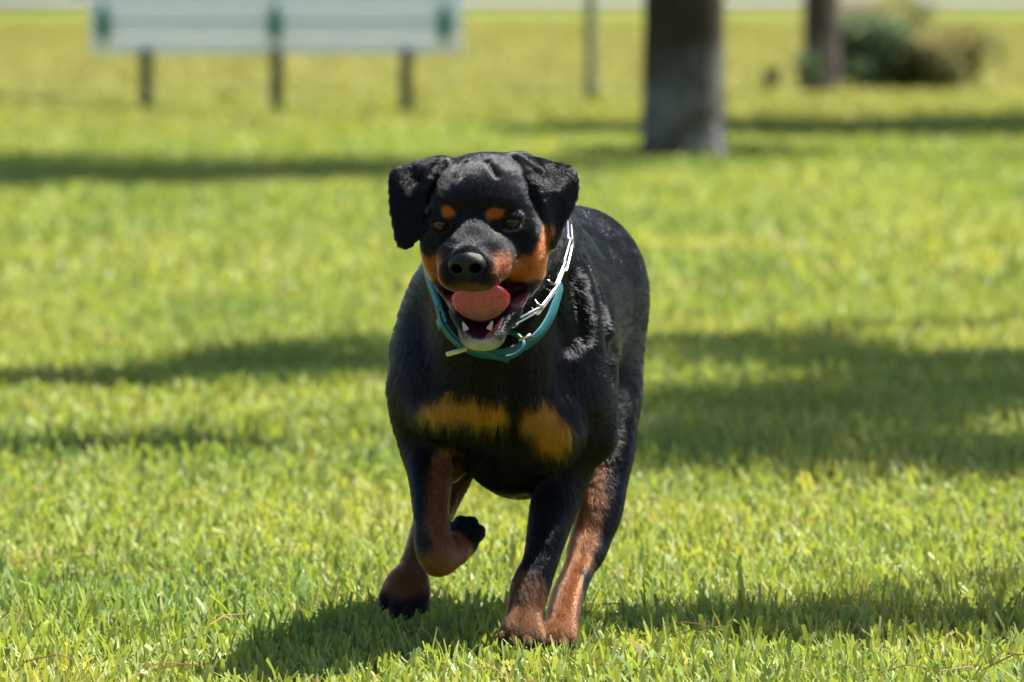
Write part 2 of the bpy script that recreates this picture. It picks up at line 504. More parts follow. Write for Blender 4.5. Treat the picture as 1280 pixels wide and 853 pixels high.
shrub(gp(1196, 104), 0.8, 0.44, 700, 0.06, (0.13, 0.15, 0.05), (0.22, 0.22, 0.08), "pale thin shrub of yellow-green stalks past the brownish one", 86, 12, 200)
shrub(gp(1056, 100), 0.6, 0.58, 500, 0.06, (0.15, 0.12, 0.07), (0.24, 0.19, 0.11), "dry tan stalks standing behind the dark rounded shrub", 87, 10, 500, ((.34, .25, .15), (.24, .18, .11)))

# ================================================================== bench
bench_white = plain("pale_painted_metal", (0.76, 0.80, 1.0), (0.80, 0.84, 1.0), 6.0, 0.45)
bench_seat = plain("sunlit_aluminium", (0.80, 0.80, 0.98), (0.85, 0.85, 0.99), 8.0, 0.35)  # paler lilac than the back: sun on the seat edge put into the colour
bench_teal = plain("teal_painted_bracket", (0.004, 0.12, 0.11), (0.008, 0.17, 0.14), 20.0, 0.45)
bench_leg = plain("dark_green_grey_post", (0.030, 0.042, 0.036), (0.055, 0.065, 0.055), 20.0, 0.6)
g0 = G(345, 137)
by = g0[1]
bsc = FPX / by * 1.0
def bx(px): return (px - 640.0) / bsc
bench = empty("bench", (g0[0], by, 0), "pale blue-white slatted park bench with teal brackets on three dark posts", "bench")
bl, br = bx(114), bx(578)
for px in (183, 346, 508):
    V, Fc = join(box((bx(px), by, 0.17), (0.085, 0.085, 0.44), 0.006), box((bx(px), by + .10, 0.40), (0.06, 0.40, 0.03), 0.004))
    mesh_list("leg", V, Fc, bench_leg, bench)
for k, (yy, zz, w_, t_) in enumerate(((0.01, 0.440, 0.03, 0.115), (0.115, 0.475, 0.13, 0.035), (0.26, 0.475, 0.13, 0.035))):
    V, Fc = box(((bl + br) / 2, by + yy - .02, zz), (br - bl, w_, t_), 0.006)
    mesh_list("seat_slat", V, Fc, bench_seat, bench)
for zz in (0.612, 0.832):
    V, Fc = box(((bl + br) / 2, by - 0.055 - (zz - .6) * .25, zz), (br - bl, 0.035, 0.208), 0.006)
    mesh_list("back_slat", V, Fc, bench_white, bench)
for px in (131, 345, 556):
    V, Fc = join(box((bx(px), by - 0.095, 0.575), (0.085, 0.045, 0.17), 0.012), box((bx(px), by - .06, 0.49), (0.07, 0.09, 0.03), 0.006),
                 box((bx(px), by - 0.088, 0.70), (0.04, 0.03, 0.16), 0.006))
    mesh_list("bracket", V, Fc, bench_teal, bench)

# ================================================================== post
pb = G(738, 126)
wood = plain("weathered_wood", (0.15, 0.145, 0.115), (0.23, 0.22, 0.17), 12.0, 0.85, bump=0.5)
post = empty("wooden_post", (pb[0], pb[1], 0), "slender weathered wooden post between the bench and the thick trunk", "post")
rr_ = np.random.default_rng(5)
V, Fc = tube([(pb[0] + 0.004 * rr_.normal(), pb[1] + 0.004 * rr_.normal(), z) for z in np.linspace(-0.07, 2.3, 14)], [0.043 - 0.001 * i + 0.001 * rr_.normal() for i in range(14)], 14)
shaft = mesh_list("shaft", V, Fc, wood, post, True)
V, Fc = tube([(pb[0], pb[1], 2.29), (pb[0], pb[1], 2.31), (pb[0], pb[1], 2.34)], [0.045, 0.047, 0.02], 14)
mesh_list("cap", V, Fc, bench_leg, shaft, True)
# ================================================================== the dog
class Field:
    """signed distance values on a rectilinear grid, blended from simple volumes"""
    def __init__(self, xs, ys, zs):
        self.ax = [np.asarray(a, dtype=np.float32) for a in (xs, ys, zs)]
        self.d = np.full([len(a) for a in self.ax], 1.0, dtype=np.float32)
    def block(self, lo, hi, m):
        sl = []
        for i in range(3):
            a = self.ax[i]
            s = int(np.searchsorted(a, lo[i] - m)); e = int(np.searchsorted(a, hi[i] + m))
            sl.append(slice(s, max(e, s + 1)))
        X = self.ax[0][sl[0]][:, None, None]; Y = self.ax[1][sl[1]][None, :, None]; Z = self.ax[2][sl[2]][None, None, :]
        return tuple(sl), X, Y, Z
    def put(self, sl, d, k, sub):
        a = self.d[sl]
        if sub:
            if k <= 0: self.d[sl] = np.maximum(a, -d); return
            h = np.clip(0.5 - 0.5 * (a + d) / k, 0, 1)
            self.d[sl] = a * (1 - h) - d * h + k * h * (1 - h)
        else:
            if k <= 0: self.d[sl] = np.minimum(a, d); return
            h = np.clip(0.5 + 0.5 * (a - d) / k, 0, 1)
            self.d[sl] = a * (1 - h) + d * h - k * h * (1 - h)
    def cone(self, a, b, ra, rb, k=0.02, sub=False):
        a = np.asarray(a, float); b = np.asarray(b, float)
        r = max(ra, rb)
        sl, X, Y, Z = self.block(np.minimum(a, b) - r, np.maximum(a, b) + r, k + 0.025)
        ba = b - a
        L = float(ba @ ba) + 1e-12
        t = np.clip(((X - a[0]) * ba[0] + (Y - a[1]) * ba[1] + (Z - a[2]) * ba[2]) / L, 0, 1)
        d = np.sqrt((X - a[0] - t * ba[0]) ** 2 + (Y - a[1] - t * ba[1]) ** 2 + (Z - a[2] - t * ba[2]) ** 2) - (ra + (rb - ra) * t)
        self.put(sl, d, k, sub)
    def chain(self, pts, k=0.02):
        A = np.array([q[0] for q in pts], float); r = np.array([q[1] for q in pts], float)
        # denser, smoothly interpolated centre line so that no joint shows
        n = len(A); T = np.linspace(0, n - 1, (n - 1) * 4 + 1)
        def cr(arr, t):
            i = min(int(t), n - 2); f = t - i
            g = lambda j: arr[min(max(j, 0), n - 1)]
            a, b, c, d = g(i - 1), g(i), g(i + 1), g(i + 2)
            return 0.5 * (2 * b + (c - a) * f + (2 * a - 5 * b + 4 * c - d) * f * f + (3 * b - a - 3 * c + d) * f ** 3)
        A = np.array([cr(A, t) for t in T]); r = np.array([cr(r, t) for t in T])
        m = r.max()
        sl, X, Y, Z = self.block(A.min(0) - m, A.max(0) + m, k + 0.025)
        best = None
        for i in range(len(A) - 1):
            a, b = A[i], A[i + 1]
            ba = b - a
            t = np.clip(((X - a[0]) * ba[0] + (Y - a[1]) * ba[1] + (Z - a[2]) * ba[2]) / float(ba @ ba), 0, 1)
            d = np.sqrt((X - a[0] - t * ba[0]) ** 2 + (Y - a[1] - t * ba[1]) ** 2 + (Z - a[2] - t * ba[2]) ** 2) - (r[i] + (r[i + 1] - r[i]) * t)
            best = d if best is None else np.minimum(best, d)
        self.put(sl, best, k, False)
    def ell(self, c, r, k=0.02, M=None, sub=False):
        c = np.asarray(c, float); r = np.asarray(r, float)
        if M is None: M = np.eye(3)
        ext = np.sqrt(((M * r[None, :]) ** 2).sum(1))
        sl, X, Y, Z = self.block(c - ext, c + ext, k + 0.025)
        dx, dy, dz = X - c[0], Y - c[1], Z - c[2]
        k0 = 0; k1 = 0
        for i in range(3):
            q = (dx * M[0, i] + dy * M[1, i] + dz * M[2, i]) / r[i]
            k0 = k0 + q * q
            k1 = k1 + (q / r[i]) ** 2
        k0 = np.sqrt(k0); k1 = np.sqrt(k1) + 1e-9
        self.put(sl, k0 * (k0 - 1) / k1, k, sub)
    def sheet(self, tris, th, k=0.01):
        """a thin bent flap made of triangles (3 points each)"""
        T = np.asarray(tris, float)
        lo = T.reshape(-1, 3).min(0) - th; hi = T.reshape(-1, 3).max(0) + th
        sl, X, Y, Z = self.block(lo, hi, k + 0.025)
        best = None
        Pg = np.stack(np.broadcast_arrays(X, Y, Z), -1)
        for a, b, c in T:
            n = np.cross(b - a, c - a); n /= np.linalg.norm(n)
            e = []
            inside = True
            for p, q in ((a, b), (b, c), (c, a)):
                pq = q - p
                w = Pg - p
                t = np.clip((w @ pq) / (pq @ pq), 0, 1)
                e.append(((w - t[..., None] * pq) ** 2).sum(-1))
                inside = inside & ((w @ np.cross(n, pq)) >= 0)
            d2 = np.minimum(np.minimum(e[0], e[1]), e[2])
            d = np.where(inside, np.abs((Pg - a) @ n), np.sqrt(d2))
            if best is None: best = d
            else:
                kk = 0.004
                h = np.clip(0.5 + 0.5 * (best - d) / kk, 0, 1)
                best = best * (1 - h) + d * h - kk * h * (1 - h)
        self.put(sl, best - th, k, False)
    def sample(self, pts):
        pts = np.asarray(pts, float).reshape(-1, 3)
        idx, fr = [], []
        for i in range(3):
            a = self.ax[i]
            j = np.clip(np.searchsorted(a, pts[:, i]) - 1, 0, len(a) - 2)
            idx.append(j); fr.append(np.clip((pts[:, i] - a[j]) / (a[j + 1] - a[j]), 0, 1))
        r = 0
        for dx in (0, 1):
            for dy in (0, 1):
                for dz in (0, 1):
                    w = (fr[0] if dx else 1 - fr[0]) * (fr[1] if dy else 1 - fr[1]) * (fr[2] if dz else 1 - fr[2])
                    r = r + w * self.d[idx[0] + dx, idx[1] + dy, idx[2] + dz]
        return r
    def grad(self, pts, e=0.003):
        g = np.stack([self.sample(pts + np.eye(3)[i] * e) - self.sample(pts - np.eye(3)[i] * e) for i in range(3)], 1)
        return g / (np.linalg.norm(g, axis=1, keepdims=True) + 1e-9)
    def surface(self):
        """surface nets -> vertices, quads"""
        d = self.d
        s = d < 0
        nx, ny, nz = d.shape
        acc = np.zeros((nx - 1, ny - 1, nz - 1), dtype=np.int8)
        for dx in (0, 1):
            for dy in (0, 1):
                for dz in (0, 1):
                    acc += s[dx:nx - 1 + dx, dy:ny - 1 + dy, dz:nz - 1 + dz]
        act = (acc > 0) & (acc < 8)
        I, J, K = np.nonzero(act)
        vid = np.full(act.shape, -1, dtype=np.int32)
        vid[I, J, K] = np.arange(len(I))
        corner = {}
        for dx in (0, 1):
            for dy in (0, 1):
                for dz in (0, 1):
                    corner[dx, dy, dz] = d[I + dx, J + dy, K + dz]
        pos = np.zeros((len(I), 3)); cnt = np.zeros(len(I))
        for axis in range(3):
            o = [i for i in range(3) if i != axis]
            for u in (0, 1):
                for v in (0, 1):
                    c0 = [0, 0, 0]; c0[o[0]] = u; c0[o[1]] = v
                    c1 = list(c0); c1[axis] = 1
                    a = corner[tuple(c0)]; b = corner[tuple(c1)]
                    m = (a < 0) != (b < 0)
                    t = np.where(m, a / np.where(m, a - b, 1), 0)
                    q = np.zeros((len(I), 3))
                    q[:, o[0]] = u; q[:, o[1]] = v; q[:, axis] = t
                    pos += q * m[:, None]; cnt += m
        pos /= cnt[:, None]
        V = np.empty_like(pos)
        for i, idx in enumerate((I, J, K)):
            a = self.ax[i]
            V[:, i] = a[idx] + pos[:, i] * (a[idx + 1] - a[idx])
        Q = []
        for axis in range(3):
            o = [(axis + 1) % 3, (axis + 2) % 3]
            lo = [slice(1, -1)] * 3; hi = [slice(1, -1)] * 3
            lo[axis] = slice(0, -1); hi[axis] = slice(1, None)
            a = s[tuple(lo)]; b = s[tuple(hi)]
            cr = a != b
            idx = list(np.nonzero(cr))
            flip = a[tuple(idx)]
            for i in range(3):
                if i != axis: idx[i] = idx[i] + 1
            def cell(du, dv):
                c = [x.copy() for x in idx]
                c[o[0]] = c[o[0]] - du; c[o[1]] = c[o[1]] - dv
                return vid[c[0], c[1], c[2]]
            q = np.stack([cell(1, 1), cell(0, 1), cell(0, 0), cell(1, 0)], 1)
            q[~flip] = q[~flip][:, ::-1]
            Q.append(q)
        Q = np.concatenate(Q)
        return V, Q[(Q >= 0).all(1)]

def relax(V, Q, it, lam=0.5):
    """even the surface out a little"""
    E = np.concatenate([Q[:, [0, 1]], Q[:, [1, 2]], Q[:, [2, 3]], Q[:, [3, 0]]])
    n = len(V)
    deg = np.bincount(E.ravel(), minlength=n).astype(float)[:, None] + 1e-9
    for j in range(it):
        S = np.zeros_like(V)
        for c in range(3):
            S[:, c] = np.bincount(E[:, 0], V[E[:, 1], c], n) + np.bincount(E[:, 1], V[E[:, 0], c], n)
        V = V + (lam if j % 2 == 0 else -lam * 1.02) * (S / deg - V)
    return V

def spline(points, n, closed=True):
    pts = np.array(points, float)
    N = len(pts)
    out = []
    for i in range(n):
        t = i / n * N if closed else i / (n - 1) * (N - 1 - 1e-9)
        k = int(t); f = t - k
        g = (lambda j: pts[j % N]) if closed else (lambda j: pts[min(max(j, 0), N - 1)])
        a, b_, c_, d_ = g(k - 1), g(k), g(k + 1), g(k + 2)
        out.append(0.5 * ((2 * b_) + (c_ - a) * f + (2 * a - 5 * b_ + 4 * c_ - d_) * f * f + (3 * b_ - a - 3 * c_ + d_) * f ** 3))
    return np.array(out)
# ---- frame of the head: x to the dog's left (right in view), y forward, z up; centimetres
YAW, PIT, ROL = R(10.5), R(10.0), R(2.0)
h_f = np.array([-math.sin(YAW) * math.cos(PIT), -math.cos(YAW) * math.cos(PIT), -math.sin(PIT)])
h_r = np.array([math.cos(YAW), -math.sin(YAW), 0.0])
h_u = np.cross(h_f, h_r)
h_r, h_u = h_r * math.cos(ROL) + h_u * math.sin(ROL), h_u * math.cos(ROL) - h_r * math.sin(ROL)
HM = np.stack([h_r, h_f, h_u], 1)
HE = P(595, 281, 7.97)
def H(x, y, z): return HE + HM @ np.array([x, y, z]) * 0.01
def HP(px, py, fwd): return P(px, py, 7.97 - fwd * 0.01)
def Hinv(p): return (np.asarray(p) - HE) @ HM * 100.0

def axis_grid(lo, hi, flo, fhi, fine, coarse):
    a = [lo]
    while a[-1] < hi:
        a.append(a[-1] + (fine if flo <= a[-1] < fhi else coarse))
    return np.array(a)

F = Field(axis_grid(-0.235, 0.285, -0.16, 0.12, 0.0022, 0.0034),
          axis_grid(7.83, 8.99, 7.83, 8.13, 0.0022, 0.0042),
          axis_grid(-0.02, 0.735, 0.47, 0.735, 0.0022, 0.0034))

# ---- trunk
F.ell((-0.032, 8.33, 0.405), (0.140, 0.17, 0.165), 0.03)          # chest
F.ell((0.020, 8.46, 0.425), (0.140, 0.20, 0.165), 0.04)           # ribs
F.ell((0.068, 8.62, 0.450), (0.118, 0.18, 0.130), 0.05)           # loin
F.ell((0.096, 8.72, 0.458), (0.112, 0.14, 0.132), 0.05)           # rump
F.cone((-0.005, 8.36, 0.515), (0.090, 8.70, 0.505), 0.080, 0.088, 0.05)
F.cone((0.13, 8.83, 0.53), (0.15, 8.90, 0.545), 0.022, 0.012, 0.03)   # docked tail
F.ell(P(612, 485, 8.20), (0.088, 0.075, 0.11), 0.05)              # breast
# ---- neck
F.cone((-0.030, 8.09, 0.575), (-0.012, 8.34, 0.470), 0.085, 0.120, 0.05)
F.cone(P(612, 400, 8.12), P(615, 470, 8.20), 0.068, 0.085, 0.05)
F.cone((-0.02, 8.12, 0.62), (0.02, 8.42, 0.535), 0.070, 0.085, 0.05)
# ---- breast muscles and shoulders
F.ell(P(572, 512, 8.185), (0.060, 0.050, 0.040), 0.035)
F.ell(P(686, 535, 8.20), (0.050, 0.046, 0.058), 0.045)
F.ell(P(532, 482, 8.26), (0.050, 0.085, 0.100), 0.04)
F.ell(P(712, 440, 8.28), (0.055, 0.090, 0.130), 0.04)
F.cone(P(738, 430, 8.29), P(737, 545, 8.275), 0.036, 0.040, 0.025)  # triceps
F.cone(P(640, 565, 8.26), P(650, 560, 8.42), 0.062, 0.075, 0.04)  # keel of the chest
F.cone(P(675, 395, 8.25), P(700, 480, 8.245), 0.035, 0.040, 0.045)  # fold of the neck
for a, b in (((700, 345), (712, 430)), ((716, 350), (727, 415)), ((735, 330), (762, 430)), ((766, 430), (772, 525)), ((640, 470), (643, 560))):
    pa, pb = [], []
    for (px, py), acc in ((a, pa), (b, pb)):
        y = 8.0
        while y < 8.8 and F.sample([P(px, py, y)])[0] > 0: y += 0.003
        acc.append(P(px, py, y))
    F.cone(pa[0], pb[0], 0.005, 0.005, 0.028, sub=True)
# ---- planted foreleg
F.chain([(P(712, 500, 8.25), .058), (P(705, 560, 8.27), .050), (P(699, 603, 8.26), .0385), (P(688, 650, 8.23), .0300),
         (P(676, 700, 8.20), .0240), (P(664, 732, 8.185), .0265), (P(656, 765, 8.165), .0255), (P(653, 790, 8.15), .026)], 0.016)
PAWS = []
CLAWS = []
def paw(c, fwd, size, side, up=(0, 0, 1), fat=1.0, claws=True):
    """four toes and a heel pad, pointing along fwd"""
    c = np.asarray(c, float); f = np.asarray(fwd, float); f /= np.linalg.norm(f)
    s = np.asarray(side, float); s -= f * (s @ f); s /= np.linalg.norm(s)
    u = np.cross(s, f); u = u if u @ np.asarray(up, float) > 0 else -u
    M = np.stack([s, f, u], 1)
    F.ell(c, (size * 1.0, size * 1.05, size * .75), 0.016, M)
    ends = []
    for t, (lx, ly) in enumerate(((-.86, .50), (-.30, .98), (.30, .98), (.86, .50))):
        tc = c + (s * lx + f * ly - u * .18) * size
        F.ell(tc, (size * .27 * fat, size * .50, size * .42), 0.003 * fat, M)
        F.cone(tc - f * size * .5 + u * size * .2, tc, size * .24, size * .27, 0.004)
        ends.append(tc + f * size * .5 + u * size * .02)
    PAWS.append((c, M, size, ends))
    CLAWS.append(claws)
paw(P(653, 790, 8.135), (-0.10, -1, -0.30), 0.0305, (1, 0, 0))
# ---- lifted foreleg
F.chain([(P(535, 490, 8.24), .056), (P(534, 545, 8.235), .043), (P(538, 585, 8.20), .0325), (P(538, 620, 8.165), .0250),
         (P(540, 655, 8.13), .0225), (P(542, 685, 8.105), .0245), (P(549, 698, 8.11), .0240)], 0.016)
F.chain([(P(549, 694, 8.11), .0235), (P(566, 688, 8.13), .0225), (P(576, 678, 8.155), .0205)], 0.010)
F.cone(P(560, 585, 8.245), P(552, 560, 8.26), .020, .030, 0.02)      # point of the elbow
paw(P(576, 672, 8.172), (0.25, 0.55, 0.85), 0.0255, (0.9, -0.3, 0), up=(0, -1, 0), fat=1.5, claws=False)
# ---- planted hind leg
F.ell(P(746, 480, 8.66), (0.068, 0.14, 0.120), 0.04)
F.chain([(P(744, 490, 8.60), .068), (P(758, 555, 8.48), .042), (P(754, 600, 8.44), .0345), (P(748, 640, 8.41), .0325),
         (P(736, 680, 8.38), .0270), (P(722, 715, 8.33), .0205), (P(710, 745, 8.27), .0220), (P(702, 780, 8.20), .0225)], 0.018)
F.cone(P(745, 670, 8.43), P(733, 690, 8.37), .016, .022, 0.014)
paw(P(699, 794, 8.175), (-0.14, -1, -0.28), 0.0275, (1, 0, 0))
# ---- swinging hind leg
F.ell((0.015, 8.66, 0.40), (0.070, 0.13, 0.13), 0.04)
F.chain([((0.005, 8.60, 0.36), .070), (P(585, 545, 8.47), .044), (P(566, 590, 8.44), .0300), (P(548, 632, 8.42), .0250),
         (P(532, 670, 8.38), .0215), (P(519, 708, 8.34), .0215), (P(511, 728, 8.315), .025)], 0.016)
paw(P(508, 737, 8.30), (-0.28, -1, -0.85), 0.033, (1, 0, 0.12), up=(0, -.6, .8))

# ---- skull
def hell(c, r, k=0.02, sub=False): F.ell(H(*c), np.array(r) * 0.01, k, HM, sub)
def hcone(a, b, ra, rb, k=0.02, sub=False): F.cone(H(*a), H(*b), ra * 0.01, rb * 0.01, k, sub)
hell((0, -6.6, 2.3), (7.3, 7.6, 5.2), 0.03)
hell((-2.9, -7.5, 3.8), (3.6, 5.5, 3.3), 0.02)
hell((2.9, -7.5, 3.8), (3.6, 5.5, 3.3), 0.02)
hell((0, -10, 0.5), (7.6, 6.5, 7.0), 0.03)
for s in (-1, 1):
    hell((s * 3.3, -2.2, 2.2), (2.7, 2.4, 2.3), 0.018)            # brow
    hell((s * 6.3, -5.2, -2.8), (2.7, 4.6, 4.6), 0.022)           # cheek
    hell((s * 5.2, -2.6, -1.6), (2.2, 2.6, 1.7), 0.016)           # cheekbone under the eye
    hell((s * 5.4, -4.2, -6.2), (2.8, 4.2, 3.6), 0.022)           # jowl
    hcone((s * 3.1, -1.0, -4.6), (s * 2.2, 6.2, -5.5), 2.9, 2.35, 0.016)   # flews
hcone((0, -2.5, 0.2), (0, 2.5, -1.7), 2.6, 2.2, 0.02)             # stop
for s in (-1, 1):
    hell((s * 2.3, 1.8, -3.0), (2.4, 3.6, 1.9), 0.016)
hcone((0, 1.0, -1.9), (0, 7.0, -3.3), 2.5, 2.2, 0.016)            # bridge
hell((0, 6.7, -5.4), (3.3, 1.9, 2.6), 0.012)                      # front of the muzzle
# lower jaw
JX = 0.75
for s in (-1, 1):
    hcone((s * 4.7, -5.5, -8.2), (JX * .7 + s * 3.0, 0.0, -12.6), 2.9, 1.7, 0.014)
    hcone((JX * .7 + s * 3.0, 0.0, -12.6), (JX + s * 1.75, 4.2, -14.6), 1.7, 1.45, 0.012)
hcone((JX * .4, -4.5, -11.6), (JX, 3.2, -15.5), 3.2, 1.6, 0.018)
hell((JX, 4.4, -15.3), (2.75, 1.7, 1.75), 0.010)                  # chin
hell((0, -7.5, -8.5), (6.6, 4.5, 5.0), 0.03)                      # throat
# mouth
hcone((0.3, -2.6, -9.6), (JX, 6.5, -12.2), 2.9, 2.7, 0.008, sub=True)
hell((4.9, -1.2, -10.0), (1.5, 2.6, 1.4), 0.006, sub=True)
hell((-4.6, -1.2, -10.0), (1.3, 2.6, 1.4), 0.006, sub=True)
hcone((5.2, -2.4, -11.4), (4.0, 1.0, -12.3), 0.65, 0.55, 0.006)   # wet lower lips
hcone((-4.6, -2.4, -11.3), (-3.0, 1.3, -12.2), 0.75, 0.6, 0.006)
for s in (-1, 1):
    hell((s * 1.30, 8.6, -4.25), (0.8, 2.2, 0.75), 0.002, sub=True)
# furrows of the brow
for pts in (((610, 204), (620, 222)), ((582, 204), (574, 222))):
    a, b = pts
    def onface(px, py):
        y = 7.80
        while y < 8.2 and F.sample([P(px, py, y)])[0] > 0: y += 0.002
        return P(px, py, y)
    F.cone(onface(*a), onface(*b), 0.0010, 0.0010, 0.011, sub=True)
# ears
def fan(c, ring):
    return [(c, ring[i], ring[i + 1]) for i in range(len(ring) - 1)] + [(c, ring[-1], ring[0])]
earL = [HP(556, 205, -6.5), HP(516, 208, -6), HP(493, 216, -5.5), HP(490, 240, -4.6), HP(493, 272, -4.0), HP(501, 305, -4.0),
        HP(516, 302, -3.6), HP(525, 275, -3.4), HP(529, 245, -3.2), HP(541, 219, -4.0)]
earL = list(spline(earL, 24))
F.sheet(fan(HP(511, 248, -3.8), earL), 0.0036, 0.012)
earR = [HP(646, 201, -6.5), HP(680, 206, -6.8), HP(708, 209, -7.0), HP(719, 226, -6.6), HP(716, 252, -5.8), HP(703, 278, -4.8),
        HP(690, 309, -4.0), HP(684, 285, -3.4), HP(678, 252, -2.6), HP(665, 224, -3.0)]
earR = list(spline(earR, 24))
F.sheet(fan(HP(694, 240, -4.5), earR), 0.0036, 0.012)
EARPTS = []
for cpt, ring in ((HP(511, 248, -3.8), earL), (HP(694, 240, -4.5), earR)):
    for a, b_, c_ in fan(cpt, ring):
        for i in range(7):
            for j in (0, 1) if i else (0,):
                f_ = i / 6
                EARPTS.append(a * (1 - f_) + (b_ if j == 0 else (b_ + c_) / 2) * f_)
F.cone(HP(549, 210, -8), HP(530, 214, -6.5), 0.015, 0.008, 0.02)
F.cone(HP(652, 207, -8), HP(674, 212, -7), 0.016, 0.009, 0.02)
F.cone(HP(648, 200, -5.5), HP(672, 216, -4.6), 0.006, 0.005, 0.008)
F.cone(HP(672, 216, -4.6), HP(688, 290, -3.4), 0.005, 0.003, 0.008)
F.cone(HP(547, 216, -7), HP(533, 252, -5.5), 0.011, 0.006, 0.012)
F.cone(HP(552, 206, -5.5), HP(535, 222, -4.6), 0.006, 0.005, 0.008)
# eye openings
def hface(x, z):
    y = 9.0
    while y > -9 and F.sample([H(x, y, z)])[0] > 0: y -= 0.05
    return y
EYES = []
for px, py in ((551, 282), (638.5, 279)):
    loc = Hinv(P(px, py, 7.975))
    yy = hface(loc[0], loc[2])
    loc = np.array([loc[0] + 0.18 * (yy + 0.5) * 0, yy, loc[2]])
    # keep the eye on its sight line
    w = None
    y = 7.80
    while F.sample([P(px, py, y)])[0] > 0: y += 0.0005
    loc = Hinv(P(px, py, y))
    s = 1 if loc[0] > 0 else -1
    hell((loc[0], loc[1] - 0.1, loc[2] + .85), (1.7, 0.8, 0.5), 0.009)              # lids
    hell((loc[0] + s * .1, loc[1] + 0.0, loc[2] - .85), (1.5, 0.7, 0.35), 0.006)
    F.ell(H(loc[0], loc[1] + 0.35, loc[2]), (0.0130, 0.012, 0.0102), 0.0015, HM @ np.array([[math.cos(s * .1), 0, -math.sin(s * .1)], [0, 1, 0], [math.sin(s * .1), 0, math.cos(s * .1)]]), True)
    EYES.append((H(loc[0], loc[1] - 1.05, loc[2]), s))

DV, DQ = F.surface()
DV = relax(DV, DQ, 4)
_s = np.nonzero((np.abs(Hinv(DV)[:, 0]) > 4.5) & (Hinv(DV)[:, 2] > -4.5) & (Hinv(DV)[:, 1] > -11))[0]
_d = np.full(len(_s), 9.0)
for q in EARPTS: _d = np.minimum(_d, ((DV[_s] - q) ** 2).sum(1))
_m = np.zeros(len(DV)); _m[_s] = sstep(0.013, 0.007, np.sqrt(_d))
DV = DV * (1 - _m[:, None]) + relax(DV, DQ, 60) * _m[:, None]

# ---- coat colours: ellipsoid and limb-shaped markings with soft edges
BLACK = np.array([0.0040, 0.0043, 0.0052])
RUST = np.array([0.35, 0.088, 0.013])
GOLD = np.array([0.36, 0.150, 0.020])
MAHOG = np.array([0.102, 0.043, 0.0165])
def ellmask(p, c, r, M=None, soft=0.25):
    q = (p - c) @ (np.eye(3) if M is None else M) / np.asarray(r)
    return sstep(1 + soft, 1 - soft, np.linalg.norm(q, axis=1))
def capmask(p, a, b, ra, rb, soft=0.25):
    ba = b - a
    t = np.clip(((p - a) @ ba) / (ba @ ba), 0, 1)
    d = np.linalg.norm(p - a - t[:, None] * ba, axis=1) / (ra + (rb - ra) * t)
    return sstep(1 + soft, 1 - soft, d)
def rot2(a):
    return np.array([[math.cos(a), 0, -math.sin(a)], [0, 1, 0], [math.sin(a), 0, math.cos(a)]])

def mouth_in(p):
    h = Hinv(p)
    q = capmask(h, np.array([0.2, -3.0, -9.6]), np.array([JX, 5.6, -12.2]), 3.6, 3.05, 0.10)
    q = np.maximum(q, ellmask(h, np.array([4.9, -1.2, -10.4]), (1.9, 3.0, 2.1), None, 0.15))
    q = np.maximum(q, ellmask(h, np.array([-4.6, -1.2, -10.4]), (1.7, 3.0, 2.0), None, 0.15))
    return q

